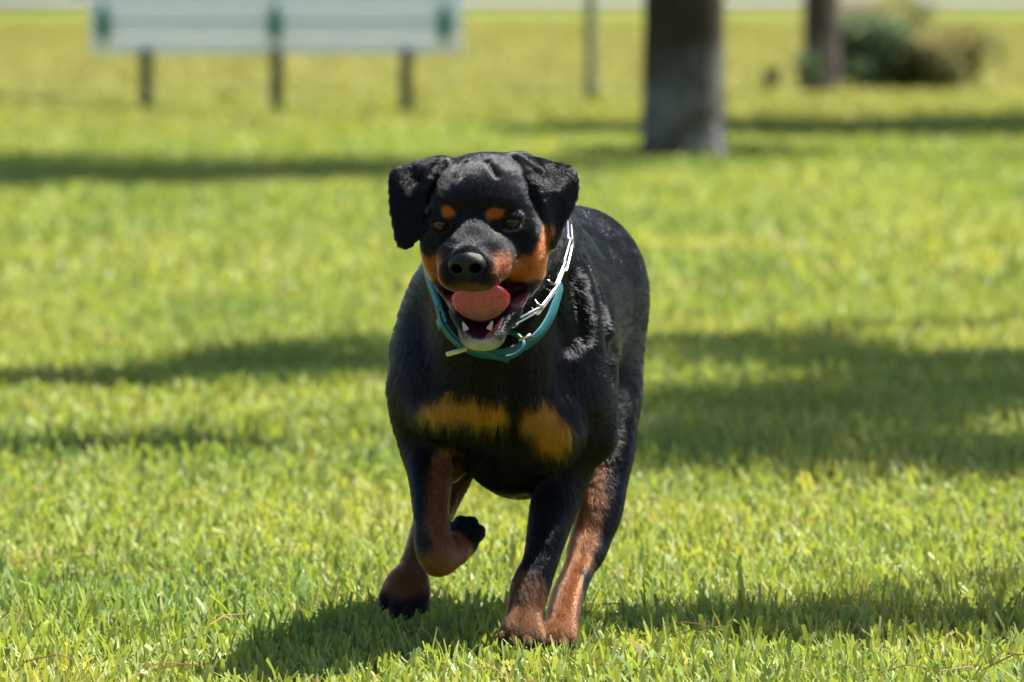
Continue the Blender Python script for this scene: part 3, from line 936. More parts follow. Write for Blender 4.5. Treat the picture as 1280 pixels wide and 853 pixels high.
def coat(p):
    """colour (n,3), hair length in metres (n,)"""
    n = len(p)
    h = Hinv(p)
    wob = (vnoise3(p, 55.0, 5) - 0.5)
    pw = p + wob[:, None] * np.array([0.012, 0, 0.010])
    hw = h + wob[:, None] * np.array([0.9, 0, 0.8])
    col = np.tile(BLACK, (n, 1))
    def over(mask, c, amt=1.0):
        nonlocal col
        m = (mask * amt)[:, None]
        col = col * (1 - m) + np.asarray(c) * m
    onhead = (h[:, 1] > -14) & (h[:, 2] > -18) & (np.abs(h[:, 0]) < 11.5)
    # breast patches
    over(ellmask(pw, P(560, 512, 8.10), (0.050, 0.10, 0.021), rot2(0.06), 0.18), GOLD, 0.95)
    over(ellmask(pw, P(600, 515, 8.10), (0.042, 0.10, 0.021), rot2(-0.15), 0.18), GOLD, 0.95)
    over(ellmask(pw, P(672, 522, 8.10), (0.034, 0.10, 0.020), rot2(0.45), 0.2), GOLD, 0.95)
    over(ellmask(pw, P(694, 548, 8.10), (0.033, 0.10, 0.034), rot2(-0.35), 0.18), GOLD, 0.95)
    # planted foreleg: tan darkened, the leg's shade put into the colour
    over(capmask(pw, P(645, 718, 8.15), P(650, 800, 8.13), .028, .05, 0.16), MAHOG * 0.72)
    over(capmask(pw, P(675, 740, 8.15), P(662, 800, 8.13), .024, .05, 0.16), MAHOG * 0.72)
    # lifted foreleg
    over(capmask(pw, P(560, 578, 8.17), P(556, 650, 8.115), .024, .026, 0.16), MAHOG * 1.25)
    over(capmask(pw, P(556, 660, 8.11), P(562, 700, 8.11), .028, .048, 0.14), MAHOG * 1.25)
    over(capmask(pw, P(566, 560, 8.24), P(562, 620, 8.22), .016, .02, 0.16), MAHOG * 0.85)
    # planted hind leg
    over(capmask(pw, P(742, 578, 8.41), P(734, 630, 8.385), .022, .026, 0.15), MAHOG * np.array([1.05, 1.0, 1.0]))
    over(capmask(pw, P(734, 630, 8.385), P(716, 705, 8.33), .026, .028, 0.15), MAHOG * np.array([1.25, 1.2, 1.2]))
    over(capmask(pw, P(714, 690, 8.30), P(696, 800, 8.15), .026, .045, 0.16), MAHOG * np.array([1.12, 1.05, 1.05]))
    # swinging hind leg
    over(capmask(pw, P(562, 585, 8.42), P(506, 735, 8.28), .030, .060, 0.16), MAHOG * 0.9)
    # toes are dark in front
    for c, M, size, ends in PAWS:
        lifted = c[2] > 0.045
        for e in ends:
            over(ellmask(p, e + (np.array([0, 0, -0.004])), (size * (.85 if c[0] < -.1 and c[2] < .1 else .45 if lifted else .4),) * 3, None, 0.35), BLACK * 1.5)
    c3, M3, s3, _e3 = PAWS[1]
    over(ellmask(p, c3 + M3 @ np.array([0, .2, -.9]) * s3, (s3 * .85,) * 3, None, .2), BLACK * 1.4)
    # face
    f = onhead.astype(float)
    over(f * ellmask(hw, Hinv(HP(562, 265, 0.0)) * np.array([1, 0, 1]), (1.0, 6, 0.95), None, 0.16), RUST)
    over(f * ellmask(hw, Hinv(HP(620.5, 265, 0.0)) * np.array([1, 0, 1]), (1.15, 6, 0.9), None, 0.16), RUST)
    spd = 0.55 + 0.45 * sstep(0.36, 0.56, vnoise3(p, 240.0, 63))
    over(f * spd * ellmask(hw, np.array([8.4, -5.0, -5.8]), (3.0, 4.6, 3.4), None, 0.15), RUST)
    over(f * spd * ellmask(hw, np.array([5.9, -1.5, -6.6]), (2.8, 3.5, 2.3), None, 0.16), RUST)
    over(f * ellmask(hw, np.array([9.2, -6.0, -2.9]), (1.4, 3.5, 2.6), None, 0.16), RUST)
    over(f * spd * ellmask(hw, np.array([-8.0, -4.2, -6.3]), (2.8, 4.6, 2.3), None, 0.16), RUST, 0.9)
    over(f * ellmask(hw, np.array([-5.0, 0.8, -6.3]), (2.8, 4.5, 2.2), None, 0.3), RUST * .7, 0.85)
    over(f * spd * ellmask(hw, np.array([3.9, 4.3, -5.6]), (1.7, 3.8, 2.7), None, 0.3), RUST * np.array([.46, .46, .8]), 0.95)
    over(f * ellmask(hw, np.array([-3.9, 4.0, -5.9]), (1.8, 3.8, 2.5), None, 0.3), RUST * np.array([.62, .58, .8]), 0.95)
    over(f * ellmask(hw, np.array([0, 7.0, -7.4]), (3.6, 2.6, 1.3), None, 0.4), np.array([0.12, 0.052, 0.026]), 0.85)
    sub = np.nonzero(onhead & (np.abs(h[:, 0]) > 5.0) & (h[:, 2] > -6))[0]
    if len(sub):
        dm = np.full(len(sub), 9.0)
        for q in EARPTS:
            dm = np.minimum(dm, ((p[sub] - q) ** 2).sum(1))
        onear = np.zeros(n); onear[sub] = sstep(0.0085, 0.0065, np.sqrt(dm))
    else:
        onear = np.zeros(n)
    over(onear, BLACK)
    # jaw: dark lips, grey wet chin
    spk = sstep(0.34, 0.62, vnoise3(p, 520.0, 61))
    over(f * ellmask(h, np.array([JX, 4.6, -16.2]), (2.9, 2.8, 1.7), None, 0.4) * (0.5 + 0.5 * spk), np.array([0.50, 0.47, 0.36]), 0.97)
    over(f * ellmask(h, np.array([JX, 4.6, -14.4]), (2.7, 2.0, 0.75), None, 0.5) * spk, np.array([0.5, 0.48, 0.48]), 0.85)
    mi = mouth_in(p) * f
    pink = np.array([0.050, 0.010, 0.017])
    over(mi, pink * (0.35 + 0.9 * vnoise3(p, 160.0, 9))[:, None])
    lip = f * np.maximum(capmask(h, np.array([5.6, -2.4, -11.2]), np.array([4.2, 1.0, -12.2]), 0.95, 0.8, 0.25),
                         capmask(h, np.array([-4.7, -2.4, -11.2]), np.array([-3.2, 1.2, -12.1]), 0.9, 0.8, 0.2))
    over(lip, np.array([0.34, 0.055, 0.06]) * (0.15 + 1.3 * vnoise3(p, 330.0, 19) ** 2)[:, None])
    # rims of the eyes and the nose leather
    for e, s in EYES:
        over(f * ellmask(h, Hinv(e) + np.array([0, 1, 0]), (1.75, 3, 1.25), None, 0.15), np.array([0.020, 0.014, 0.013]))
        if s > 0: over(f * ellmask(h, Hinv(e) + np.array([0, 1, -0.95]), (1.2, 3, 0.22), None, 0.3), np.array([0.16, 0.09, 0.09]))
    # hair length
    L = np.full(n, 0.0115)
    L = np.where(h[:, 1] > -13, 0.0065, L)
    L = np.where((h[:, 1] > -3.0) & onhead, 0.0052, L)
    L = np.where((h[:, 1] > 3.0) & onhead, 0.0038, L)
    L = np.where((p[:, 2] < 0.30) & (p[:, 1] > 8.0) & ~onhead, 0.0095, L)
    L = np.where((p[:, 2] < 0.14), 0.0072, L)
    for c, M, size, ends in PAWS:
        L = np.where(np.linalg.norm(p - c, axis=1) < size * 1.7, 0.0042, L)
    L = np.where(onear > 0.3, 0.0036, L)
    gold = (ellmask(p, P(580, 515, 8.12), (0.08, 0.1, 0.03)) + ellmask(p, P(688, 540, 8.12), (0.06, 0.1, 0.05))) > 0.1
    L = np.where(gold, 0.020, L)
    bare = (mi > 0.3) | (lip > .4)
    for e, s in EYES:
        bare |= np.linalg.norm((h - Hinv(e) - np.array([0, 1.2, 0])) / np.array([1.7, 3, 1.05]), axis=1) < 1
    bare |= np.linalg.norm((h - np.array([0, 8.6, -3.9])) / np.array([2.6, 2.0, 2.0]), axis=1) < 1
    L = np.where(bare & onhead, 0.0, L)
    return col, L

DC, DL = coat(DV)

M = Mat("dog_skin")
b = M.n("BsdfPrincipled", Roughness=0.55)
b.inputs["Specular IOR Level"].default_value = 0.15
at = M.n("Attribute", attribute_name="tint")
wet = M.n("Attribute", attribute_name="wet")
M.l(at.outputs["Color"], b.inputs["Base Color"])
mr = M.n("MapRange"); mr.inputs[3].default_value = 0.85; mr.inputs[4].default_value = 0.42
M.l(wet.outputs["Fac"], mr.inputs[0])
M.l(mr.outputs[0], b.inputs["Roughness"])
cw = M.n("Math", operation='MULTIPLY'); cw.inputs[1].default_value = 0.08
M.l(wet.outputs["Fac"], cw.inputs[0])
M.l(cw.outputs[0], b.inputs["Coat Weight"])
dog_skin = M.surf(b.outputs[0])

dog = empty("dog", (0.02, 8.3, 0.0), "black and rust short-coated dog running over the grass, tongue curled up over its lip", "dog")
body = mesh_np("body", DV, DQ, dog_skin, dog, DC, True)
wa = body.data.attributes.new("wet", 'FLOAT', 'POINT')
wa.data.foreach_set("value", (DL <= 0).astype(np.float32))

# ---- short fur as real strands
me = body.data
vn = np.empty(len(DV) * 3, dtype=np.float32)
me.vertices.foreach_get("normal", vn)
vn = vn.reshape(-1, 3).astype(float)
q0, q1, q2, q3 = (DV[DQ[:, i]] for i in range(4))
area = 0.5 * np.linalg.norm(np.cross(q2 - q0, q3 - q1), axis=1)
cen = (q0 + q1 + q2 + q3) / 4
hc = Hinv(cen)
dens = np.where((hc[:, 1] > -13) & (hc[:, 2] > -17), 3.4, 1.0)
dens = np.where(cen[:, 1] > 8.75, 0.5, dens)
dens = np.where(cen[:, 2] < 0.26, 1.5, dens)
w = area * dens * (DL[DQ].max(1) > 0)
NH = 560000
fi = rng.choice(len(DQ), NH, p=w / w.sum())
u = rng.random((NH, 1)); v = rng.random((NH, 1))
def bil(A):
    return (A[DQ[fi, 0]] * (1 - u) + A[DQ[fi, 1]] * u) * (1 - v) + (A[DQ[fi, 3]] * (1 - u) + A[DQ[fi, 2]] * u) * v
hp = bil(DV); hn = bil(vn)
hn /= np.linalg.norm(hn, axis=1, keepdims=True) + 1e-9
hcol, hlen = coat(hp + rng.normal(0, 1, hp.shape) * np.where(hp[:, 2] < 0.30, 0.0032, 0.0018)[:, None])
keep = hlen > 0
hp, hn, hcol, hlen = hp[keep], hn[keep], hcol[keep], hlen[keep]
hh = Hinv(hp)
nose_tip = H(0, 9.0, -3.2)
fl_head = hp - nose_tip + np.array([0, 0, 0.01])
fl_head /= np.linalg.norm(fl_head, axis=1, keepdims=True)
fl_body = np.tile(np.array([0.22, 0.90, -0.24]), (len(hp), 1))
low = sstep(0.34, 0.22, hp[:, 2])[:, None]
fl_body = fl_body * (1 - low) + np.array([0.0, 0.25, -1.0]) * low
chest = (sstep(0.58, 0.50, hp[:, 2]) * sstep(8.24, 8.16, hp[:, 1]))[:, None]
fl_body = fl_body * (1 - chest) + np.stack([np.sign(hp[:, 0] + 0.02) * 0.25, 0 * hp[:, 0], -np.ones(len(hp))], 1) * chest
wh = (sstep(-14, -9, hh[:, 1]) * sstep(-19, -16, hh[:, 2]))[:, None]
flow = fl_body * (1 - wh) + fl_head * wh
ear_w = np.zeros(len(hp))
_s = np.nonzero((np.abs(hh[:, 0]) > 5.0) & (hh[:, 2] > -6) & (hh[:, 1] > -13))[0]
_d = np.full(len(_s), 9.0)
for q in EARPTS: _d = np.minimum(_d, ((hp[_s] - q) ** 2).sum(1))
ear_w[_s] = sstep(0.012, 0.007, np.sqrt(_d))
ear_f = np.stack([np.sign(hh[:, 0]) * 0.35, 0 * hh[:, 0], -np.ones(len(hp))], 1)
flow = flow * (1 - ear_w[:, None]) + ear_f * ear_w[:, None]
sw = vnoise3(hp, 32.0, 31) - 0.5
sw2 = vnoise3(hp, 150.0, 41) - 0.5
side = np.cross(hn, flow)
down = np.maximum(low[:, 0], chest[:, 0])
sw3 = np.where(down > 0.5, vnoise2(hp[:, 0] * 170 + hp[:, 1] * 60, hp[:, 2] * 26, 91), vnoise2(hp[:, 2] * 150 + hp[:, 0] * 70, hp[:, 1] * 24, 92)) - 0.5
sw3 = sw3 * (1 - wh[:, 0])
flow = flow + side * (sw * 0.7 + sw2 * 0.35 + sw3 * 0.65)[:, None] + rng.normal(0, 0.09, hp.shape)
tan = flow - hn * (flow * hn).sum(1, keepdims=True)
tan /= np.linalg.norm(tan, axis=1, keepdims=True) + 1e-9
lift = (0.16 + 0.22 * rng.random(len(hp)) + 0.35 * np.clip(sw2, 0, 1) + 0.22 * np.clip(sw3, 0, 1))[:, None]
ln = (hlen * (0.7 + 0.6 * rng.random(len(hp))))[:, None]
lift = lift + np.clip((0.008 - hlen) / 0.005, 0, 1)[:, None] * 0.28 + (sstep(0.30, 0.22, hp[:, 2]) * 0.14)[:, None]
s0 = hp - hn * 0.0002
s1 = s0 + (tan + hn * lift) / np.sqrt(1 + lift ** 2) * ln * 0.36
s2 = s1 + (tan + hn * lift * 0.45) * ln * 0.34
s3 = s2 + (tan + hn * lift * 0.05) * ln * 0.32
pts = np.stack([s0, s1, s2, s3], 1).astype(np.float32)
nk = len(pts)
hd = bpy.data.hair_curves.new("coat")
hd.add_curves([4] * nk)
hd.attributes["position"].data.foreach_set("vector", pts.ravel())
ra = hd.attributes.new("radius", 'FLOAT', 'POINT')
ra.data.foreach_set("value", (np.array([0.00024, 0.00022, 0.00015, 0.00004])[None, :] * (0.8 + 0.5 * rng.random((nk, 1))) *
                              np.clip(hlen[:, None] / 0.010, 0.65, 1.15)).astype(np.float32).ravel())
ca = hd.attributes.new("tint", 'FLOAT_COLOR', 'CURVE')
hc4 = np.ones((nk, 4), dtype=np.float32)
hc4[:, :3] = np.clip(hcol * (0.45 + 0.75 * rng.random((nk, 1)) + 0.5 * vnoise3(hp, 130.0, 77)[:, None]), 0, 1)
ca.data.foreach_set("color", hc4.ravel())
M = Mat("dog_fur")
hb = M.n("BsdfHairPrincipled")
hb.model = 'CHIANG'
hb.parametrization = 'COLOR'
hb.inputs["Roughness"].default_value = 0.13
hb.inputs["Radial Roughness"].default_value = 0.25
hb.inputs["Random Roughness"].default_value = 0.3
hb.inputs["IOR"].default_value = 1.33
at = M.n("Attribute", attribute_name="tint")
M.l(at.outputs["Color"], hb.inputs["Color"])
hd.materials.append(M.surf(hb.outputs[0]))
fur = link(bpy.data.objects.new("coat", hd), dog)
tag(fur, kind="stuff")

# ---- nose leather
def small(name, lo, hi, res, build, mat, parent, it=3):
    g = Field(np.arange(lo[0], hi[0], res), np.arange(lo[1], hi[1], res), np.arange(lo[2], hi[2], res))
    build(g)
    V, Q = g.surface()
    V = relax(V, Q, it)
    return mesh_np(name, V, Q, mat, parent, None, True)
def hbox(c, r):
    c = H(*c)
    return c - r * 0.01, c + r * 0.01

M = Mat("nose_leather")
b = M.n("BsdfPrincipled", Roughness=0.38)
b.inputs["Specular IOR Level"].default_value = 0.32
b.inputs["Base Color"].default_value = (0.0055, 0.0052, 0.0060, 1)
vo = M.n("TexVoronoi", Scale=900.0)
geo = M.n("NewGeometry")
M.l(geo.outputs["Position"], vo.inputs["Vector"])
bp = M.n("Bump", Strength=0.5, Distance=0.0008)
M.l(vo.outputs["Distance"], bp.inputs["Height"])
M.l(bp.outputs[0], b.inputs["Normal"])
nose_mat = M.surf(b.outputs[0])
def nose_shape(g):
    def e(c, r, k=0.006, sub=False): g.ell(H(*c), np.array(r) * .01, k, HM, sub)
    def c_(a, b, ra, rb, k=.004, sub=False): g.cone(H(*a), H(*b), ra * .01, rb * .01, k, sub)
    e((0, 7.6, -3.55), (2.42, 1.6, 1.65))
    e((0, 8.3, -3.6), (1.9, 1.3, 1.65))
    for s in (-1, 1):
        e((s * 1.45, 8.1, -4.1), (1.25, 1.15, 1.25))
    c_((0, 8.6, -4.6), (0, 8.0, -5.6), 0.85, 0.55)
    for s in (-1, 1):
        e((s * 1.32, 9.0, -4.25), (0.80, 2.4, 0.68), 0.003, True)
        c_((s * 1.5, 9.2, -4.5), (s * 2.6, 8.7, -4.75), 0.36, 0.14, 0.003, True)
    c_((0, 9.65, -3.9), (0, 8.9, -6.0), 0.10, 0.10, 0.003, True)
small("nose", *hbox((0, 8.0, -3.9), 4.0), 0.0009, nose_shape, nose_mat, dog)

# ---- eyes
M = Mat("dog_eye")
b = M.n("BsdfPrincipled", Roughness=0.04)
b.inputs["Specular IOR Level"].default_value = 0.4
tc = M.n("TexCoord")
sx = M.n("SeparateXYZ")
M.l(tc.outputs["Object"], sx.inputs[0])
cx = M.n("CombineXYZ")
M.l(sx.outputs[0], cx.inputs[0]); M.l(sx.outputs[2], cx.inputs[1])
ln_ = M.n("VectorMath", operation='LENGTH')
M.l(cx.outputs[0], ln_.inputs[0])
M.l(ramp(M, ln_.outputs["Value"], [(0.0, (0.004, 0.004, 0.005)), (0.0042, (0.004, 0.004, 0.005)), (0.0050, (0.085, 0.042, 0.016)),
                                  (0.0078, (0.045, 0.022, 0.010)), (0.0088, (0.008, 0.006, 0.006)), (0.0125, (0.03, 0.02, 0.02))]), b.inputs["Base Color"])
eye_mat = M.surf(b.outputs[0])
for c, s in EYES:
    V, Fc = [], []
    n1, n2, r = 16, 24, 0.0142
    for i in range(n1 + 1):
        th = math.pi * i / n1
        for j in range(n2):
            ph = 2 * math.pi * j / n2
            V.append((r * math.sin(th) * math.cos(ph), r * math.cos(th), r * math.sin(th) * math.sin(ph)))
    for i in range(n1):
        for j in range(n2):
            Fc.append((i * n2 + j, i * n2 + (j + 1) % n2, (i + 1) * n2 + (j + 1) % n2, (i + 1) * n2 + j))
    o = mesh_list("eye", V, Fc, eye_mat, dog, True)
    look = np.array([0, 0, CAM_H]) - c
    look = Vector(look).normalized()
    o.matrix_parent_inverse = Matrix.Translation(-Vector(dog.location))
    o.location = Vector(c)
    o.rotation_euler = look.to_track_quat('Y', 'Z').to_euler()

# ---- tongue, curled up against the upper lip
M = Mat("tongue_skin")
b = M.n("BsdfPrincipled", Roughness=0.2)
b.inputs["Subsurface Weight"].default_value = 0.25
b.inputs["Subsurface Radius"].default_value = (0.006, 0.002, 0.0015)
b.inputs["Subsurface Scale"].default_value = 1.0
nz = M.n("TexNoise", Scale=260.0, Detail=4.0)
geo = M.n("NewGeometry")
M.l(geo.outputs["Position"], nz.inputs["Vector"])
at = M.n("Attribute", attribute_name="tint")
ml = M.n("Mix", data_type='RGBA', blend_type='MULTIPLY'); ml.inputs[0].default_value = 1.0
M.l(at.outputs["Color"], ml.inputs[6])
M.l(ramp(M, nz.outputs[0], [(0.3, (0.8, 0.75, 0.75)), (0.7, (1.15, 1.2, 1.2))]), ml.inputs[7])
M.l(ml.outputs[2], b.inputs["Base Color"])
bp = M.n("Bump", Strength=0.25, Distance=0.001)
M.l(nz.outputs[0], bp.inputs["Height"])
M.l(bp.outputs[0], b.inputs["Normal"])
b.inputs["Coat Weight"].default_value = 0.6
tongue_mat = M.surf(b.outputs[0])
def tongue_mesh():
    rows = np.array([  # forward, height, half width, thickness, sideways
        (0.5, -12.4, 2.0, 0.50, .5), (3.2, -12.6, 1.9, 0.50, .6), (4.8, -12.7, 2.0, 0.48, .8), (5.9, -12.3, 2.5, 0.44, 1.1), (6.6, -11.6, 3.2, 0.40, 1.3), (7.2, -10.5, 4.0, 0.36, 1.4),
        (7.7, -9.1, 4.2, 0.34, 1.45), (7.9, -8.3, 4.0, 0.32, 1.45), (7.8, -7.6, 3.3, 0.28, 1.4), (7.6, -7.2, 2.2, 0.2, 1.4)])
    R2 = spline(rows, 44, False)
    K = 23
    top = np.zeros((44, K, 3))
    for i, (fy, fz, hw, th, ox) in enumerate(R2):
        out_ = sstep(5.2, 7.2, fy)
        for j in range(K):
            t = -1 + 2 * j / (K - 1)
            groove = math.exp(-(t / .12) ** 2) * 0.10 * out_
            x = ox + t * hw
            y_ = fy - (t * t) * 0.3 * (1 - out_) + out_ * (-0.75 + 0.95 * t * t - 0.55 * max(0, abs(t) - .8) / .2 + 1.6 * groove)
            z = fz + (0.55 * t * t if fz < -9.4 else 0.55 * t * t * sstep(-8.4, -9.4, fz)) + 0.18 * t * out_
            top[i, j] = (x, y_, z)
    dv = np.gradient(top, axis=0); du = np.gradient(top, axis=1)
    nn = np.cross(du, dv); nn /= np.linalg.norm(nn, axis=2, keepdims=True) + 1e-9
    tt = -1 + 2 * np.arange(K) / (K - 1)
    prof = np.sqrt(np.clip(1 - np.abs(tt) ** 6, 0, 1))[None, :] * np.sqrt(np.clip(1 - (np.arange(44) / 43.0) ** 14, 0, 1))[:, None]
    th = R2[:, 3][:, None] * prof
    A = top + nn * th[..., None] * .5; B = top - nn * th[..., None] * .5
    V = [H(*p_) for p_ in A.reshape(-1, 3)] + [H(*p_) for p_ in B.reshape(-1, 3)]
    n_ = 44 * K
    Q = []
    for i in range(43):
        for j in range(K - 1):
            a_ = i * K + j
            Q.append((a_, a_ + 1, a_ + K + 1, a_ + K)); Q.append((n_ + a_, n_ + a_ + K, n_ + a_ + K + 1, n_ + a_ + 1))
    for i in range(43):
        Q.append((i * K, (i + 1) * K, n_ + (i + 1) * K, n_ + i * K))
        a_ = i * K + K - 1
        Q.append((a_ + K, a_, n_ + a_, n_ + a_ + K))
    return V, Q
V, Fc = tongue_mesh()
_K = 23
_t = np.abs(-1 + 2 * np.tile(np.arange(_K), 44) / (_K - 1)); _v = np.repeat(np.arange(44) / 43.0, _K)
_rim = np.maximum(sstep(0.80, 0.97, _t), sstep(0.93, 1.0, _v)) * sstep(.35, .6, _v)  # redder rim, brightened: light on the curled edge painted into the tint
_root = sstep(0.62, 0.34, _v)  # darker root: shade of the mouth hollow painted into the tint
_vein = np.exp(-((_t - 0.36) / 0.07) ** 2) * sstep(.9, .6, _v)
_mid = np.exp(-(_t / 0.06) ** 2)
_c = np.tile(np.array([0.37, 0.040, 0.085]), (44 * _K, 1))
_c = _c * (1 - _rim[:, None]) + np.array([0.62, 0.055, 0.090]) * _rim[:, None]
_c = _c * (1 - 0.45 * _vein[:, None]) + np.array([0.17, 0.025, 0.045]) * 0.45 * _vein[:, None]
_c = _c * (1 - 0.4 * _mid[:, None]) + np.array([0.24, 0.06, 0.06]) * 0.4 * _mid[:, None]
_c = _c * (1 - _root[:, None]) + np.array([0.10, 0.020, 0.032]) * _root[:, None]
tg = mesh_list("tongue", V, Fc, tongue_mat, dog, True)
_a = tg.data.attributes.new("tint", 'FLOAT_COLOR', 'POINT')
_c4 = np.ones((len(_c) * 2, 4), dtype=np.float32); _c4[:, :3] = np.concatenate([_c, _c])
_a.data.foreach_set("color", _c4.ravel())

# ---- lower teeth
tooth_mat = plain("tooth_enamel", (0.36, 0.32, 0.25), (0.44, 0.40, 0.32), 400.0, 0.25)
for px, py, lean in ((580, 403, -1), (614, 402, 1)):
    base = HP(px - lean * 3, py + 10, 5.3)
    tip = HP(px + lean * 2.0, py - 1, 5.9)
    path = [base + (tip - base) * t + np.array([0, 0.002 * math.sin(t * 3), 0]) for t in (0, .25, .5, .75, .95)]
    V, Fc = tube(path, [.0042, .0037, .0028, .0018, .0007], 10)
    mesh_list("canine_tooth", V, Fc, tooth_mat, dog, True)
# ---- claws
claw_mat = plain("claw_horn", (0.012, 0.010, 0.009), (0.03, 0.025, 0.02), 300.0, 0.35)
PAWI = iter(range(len(PAWS)))
for c, Mx, size, ends in PAWS:
    f, up = Mx[:, 1], Mx[:, 2]
    for e in (ends if CLAWS[PAWI.__next__()] else []):
        a = e - f * size * .12
        V, Fc = tube([a, a + f * size * .16 - up * size * .03, a + f * size * .27 - up * size * .14], [size * .10, size * .085, size * .03], 8)
        mesh_list("claw", V, Fc, claw_mat, dog, True)

# ================================================================== collars
NECK_AX = np.array([-0.05, -0.86, 0.50]); NECK_AX /= np.linalg.norm(NECK_AX)
def push_out(path, gap):
    for _ in range(6):
        d = F.sample(path)
        g = F.grad(path)
        path = path + g * np.clip(gap - d, 0, None)[:, None]
    return path
def band(path, nrm, width, th, closed=True):
    """flat strap swept along a path; nrm = outward direction at each point"""
    n = len(path)
    V, Fc = [], []
    for i in range(n):
        a = path[(i - 1) % n] if closed or i > 0 else path[0]
        c_ = path[(i + 1) % n] if closed or i < n - 1 else path[-1]
        t = c_ - a; t /= np.linalg.norm(t)
        o = nrm[i] - t * (nrm[i] @ t); o /= np.linalg.norm(o)
        wd = np.cross(t, o)
        hw, ht = width / 2, th / 2
        for x, y in ((-hw, -ht * .5), (-hw * .93, -ht), (hw * .93, -ht), (hw, -ht * .5), (hw, ht * .5), (hw * .93, ht), (-hw * .93, ht), (-hw, ht * .5)):
            V.append(path[i] + wd * x + o * y)
    m = n if closed else n - 1
    for i in range(m):
        for k in range(8):
            Fc.append((i * 8 + k, i * 8 + (k + 1) % 8, ((i + 1) % n) * 8 + (k + 1) % 8, ((i + 1) % n) * 8 + k))
    if not closed:
        Fc.append(tuple(range(8))[::-1]); Fc.append(tuple((n - 1) * 8 + k for k in range(8)))
    return V, Fc
def radial(path):
    c = path.mean(0)
    r = path - c
    r -= NECK_AX[None, :] * (r @ NECK_AX)[:, None]
    return r / np.linalg.norm(r, axis=1, keepdims=True)

M = Mat("teal_webbing")
b = M.n("BsdfPrincipled", Roughness=0.42)
tc = M.n("TexCoord")
wv = M.n("TexWave", Scale=420.0, Distortion=1.5)
nz = M.n("TexNoise", Scale=40.0, Detail=4.0)
M.l(tc.outputs["Object"], wv.inputs["Vector"]); M.l(tc.outputs["Object"], nz.inputs["Vector"])
M.l(ramp(M, nz.outputs[0], [(0.35, (0.0, 0.060, 0.088)), (0.6, (0.0, 0.098, 0.105))]), b.inputs["Base Color"])
bp = M.n("Bump", Strength=0.35, Distance=0.0006)
M.l(wv.outputs["Fac"], bp.inputs["Height"]); M.l(bp.outputs[0], b.inputs["Normal"])
teal = M.surf(b.outputs[0])
blue_print = plain("blue_collar_print", (0.0, 0.10, 0.30), (0.0, 0.20, 0.34), 120.0, 0.4)
gold_metal = plain("brass_wire", (0.66, 0.58, 0.36), (0.74, 0.68, 0.48), 200.0, 0.25, 1.0)
chrome = plain("bright_steel_wire", (0.82, 0.82, 0.84), (0.74, 0.75, 0.78), 300.0, 0.16, 1.0)

cp = spline([P(*q) for q in ((533, 322, 8.17), (541, 350, 8.12), (549, 385, 8.085), (560, 415, 8.06), (585, 436, 8.04), (618, 443, 8.035),
     (648, 436, 8.04), (672, 420, 8.055), (688, 396, 8.08), (698, 366, 8.11), (707, 335, 8.16), (709, 300, 8.22), (690, 268, 8.28), (650, 252, 8.31),
     (600, 250, 8.31), (555, 270, 8.27), (536, 298, 8.21))], 140)
sink = np.zeros(140); sink[:] = 0.0045
_i = np.arange(140) / 140 * 17
sink = 0.0045 - 0.013 * sstep(9.3, 10.2, _i) * sstep(17.2, 16.6, _i)
for _ in range(8):
    cp = cp + F.grad(cp) * np.where(sink > 0.004, np.clip(sink - F.sample(cp), 0, None), sink - F.sample(cp))[:, None]
for _ in range(3): cp = (np.roll(cp, 1, 0) + cp * 2 + np.roll(cp, -1, 0)) / 4
collar = empty("dog_collar", cp.mean(0), "loose teal webbing collar with a hanging strap end round the dog's neck", "collar")
rn = radial(cp) * 0.75 + np.array([0, -0.65, 0.05])
V, Fc = band(cp, rn, 0.0165, 0.0034)
strap = mesh_list("strap", V, Fc, teal, collar, True)
V, Fc = band(cp[4:17] + rn[4:17] * 0.0022, rn[4:17], 0.009, 0.001, False)
mesh_list("printed_strip", V, Fc, blue_print, strap, True)
i0 = 19
V, Fc = band(cp[i0:i0 + 4] + rn[i0:i0 + 4] * 0.0028, rn[i0:i0 + 4], 0.023, 0.003, False)
mesh_list("slide", V, Fc, plain("teal_plastic", (0.0, 0.16, 0.18), (0.0, 0.2, 0.2), 60.0, 0.3), strap, True)
lp = spline([P(*q) for q in ((549, 392, 8.045), (553, 406, 8.03), (566, 424, 8.015), (588, 438, 8.00), (612, 444, 8.00), (636, 451, 8.005))], 40, False)
V, Fc = band(lp, np.tile(np.array([-0.1, -0.75, -0.66]), (len(lp), 1)), 0.0100, 0.0034, False)
mesh_list("loose_strap", V, Fc, teal, collar, True)
lp = spline([P(*q) for q in ((600, 444, 8.01), (625, 447, 8.00), (641, 445, 7.998), (651, 438, 8.00), (654, 429, 8.005), (648, 420, 8.015), (634, 415, 8.03), (615, 414, 8.05))], 40, False)
V, Fc = tube(lp, 0.0036, 8)
mesh_list("strap_loop", V, Fc, teal, collar, True)
V, Fc = tube([P(649, 426, 7.995), P(655, 423, 7.993), P(662, 419, 7.995), P(664, 421, 8.005)], 0.0024, 8)
mesh_list("buckle_bar", V, Fc, gold_metal, collar, True)
V, Fc = tube([P(583, 436, 7.992), P(570, 440, 7.988), P(558, 443.5, 7.985)], [0.0034, 0.0036, 0.0034], 10)
mesh_list("strap_end", V, Fc, plain("cream_edging", (0.55, 0.48, 0.22), (0.62, 0.55, 0.30), 80.0, 0.4), collar, True)

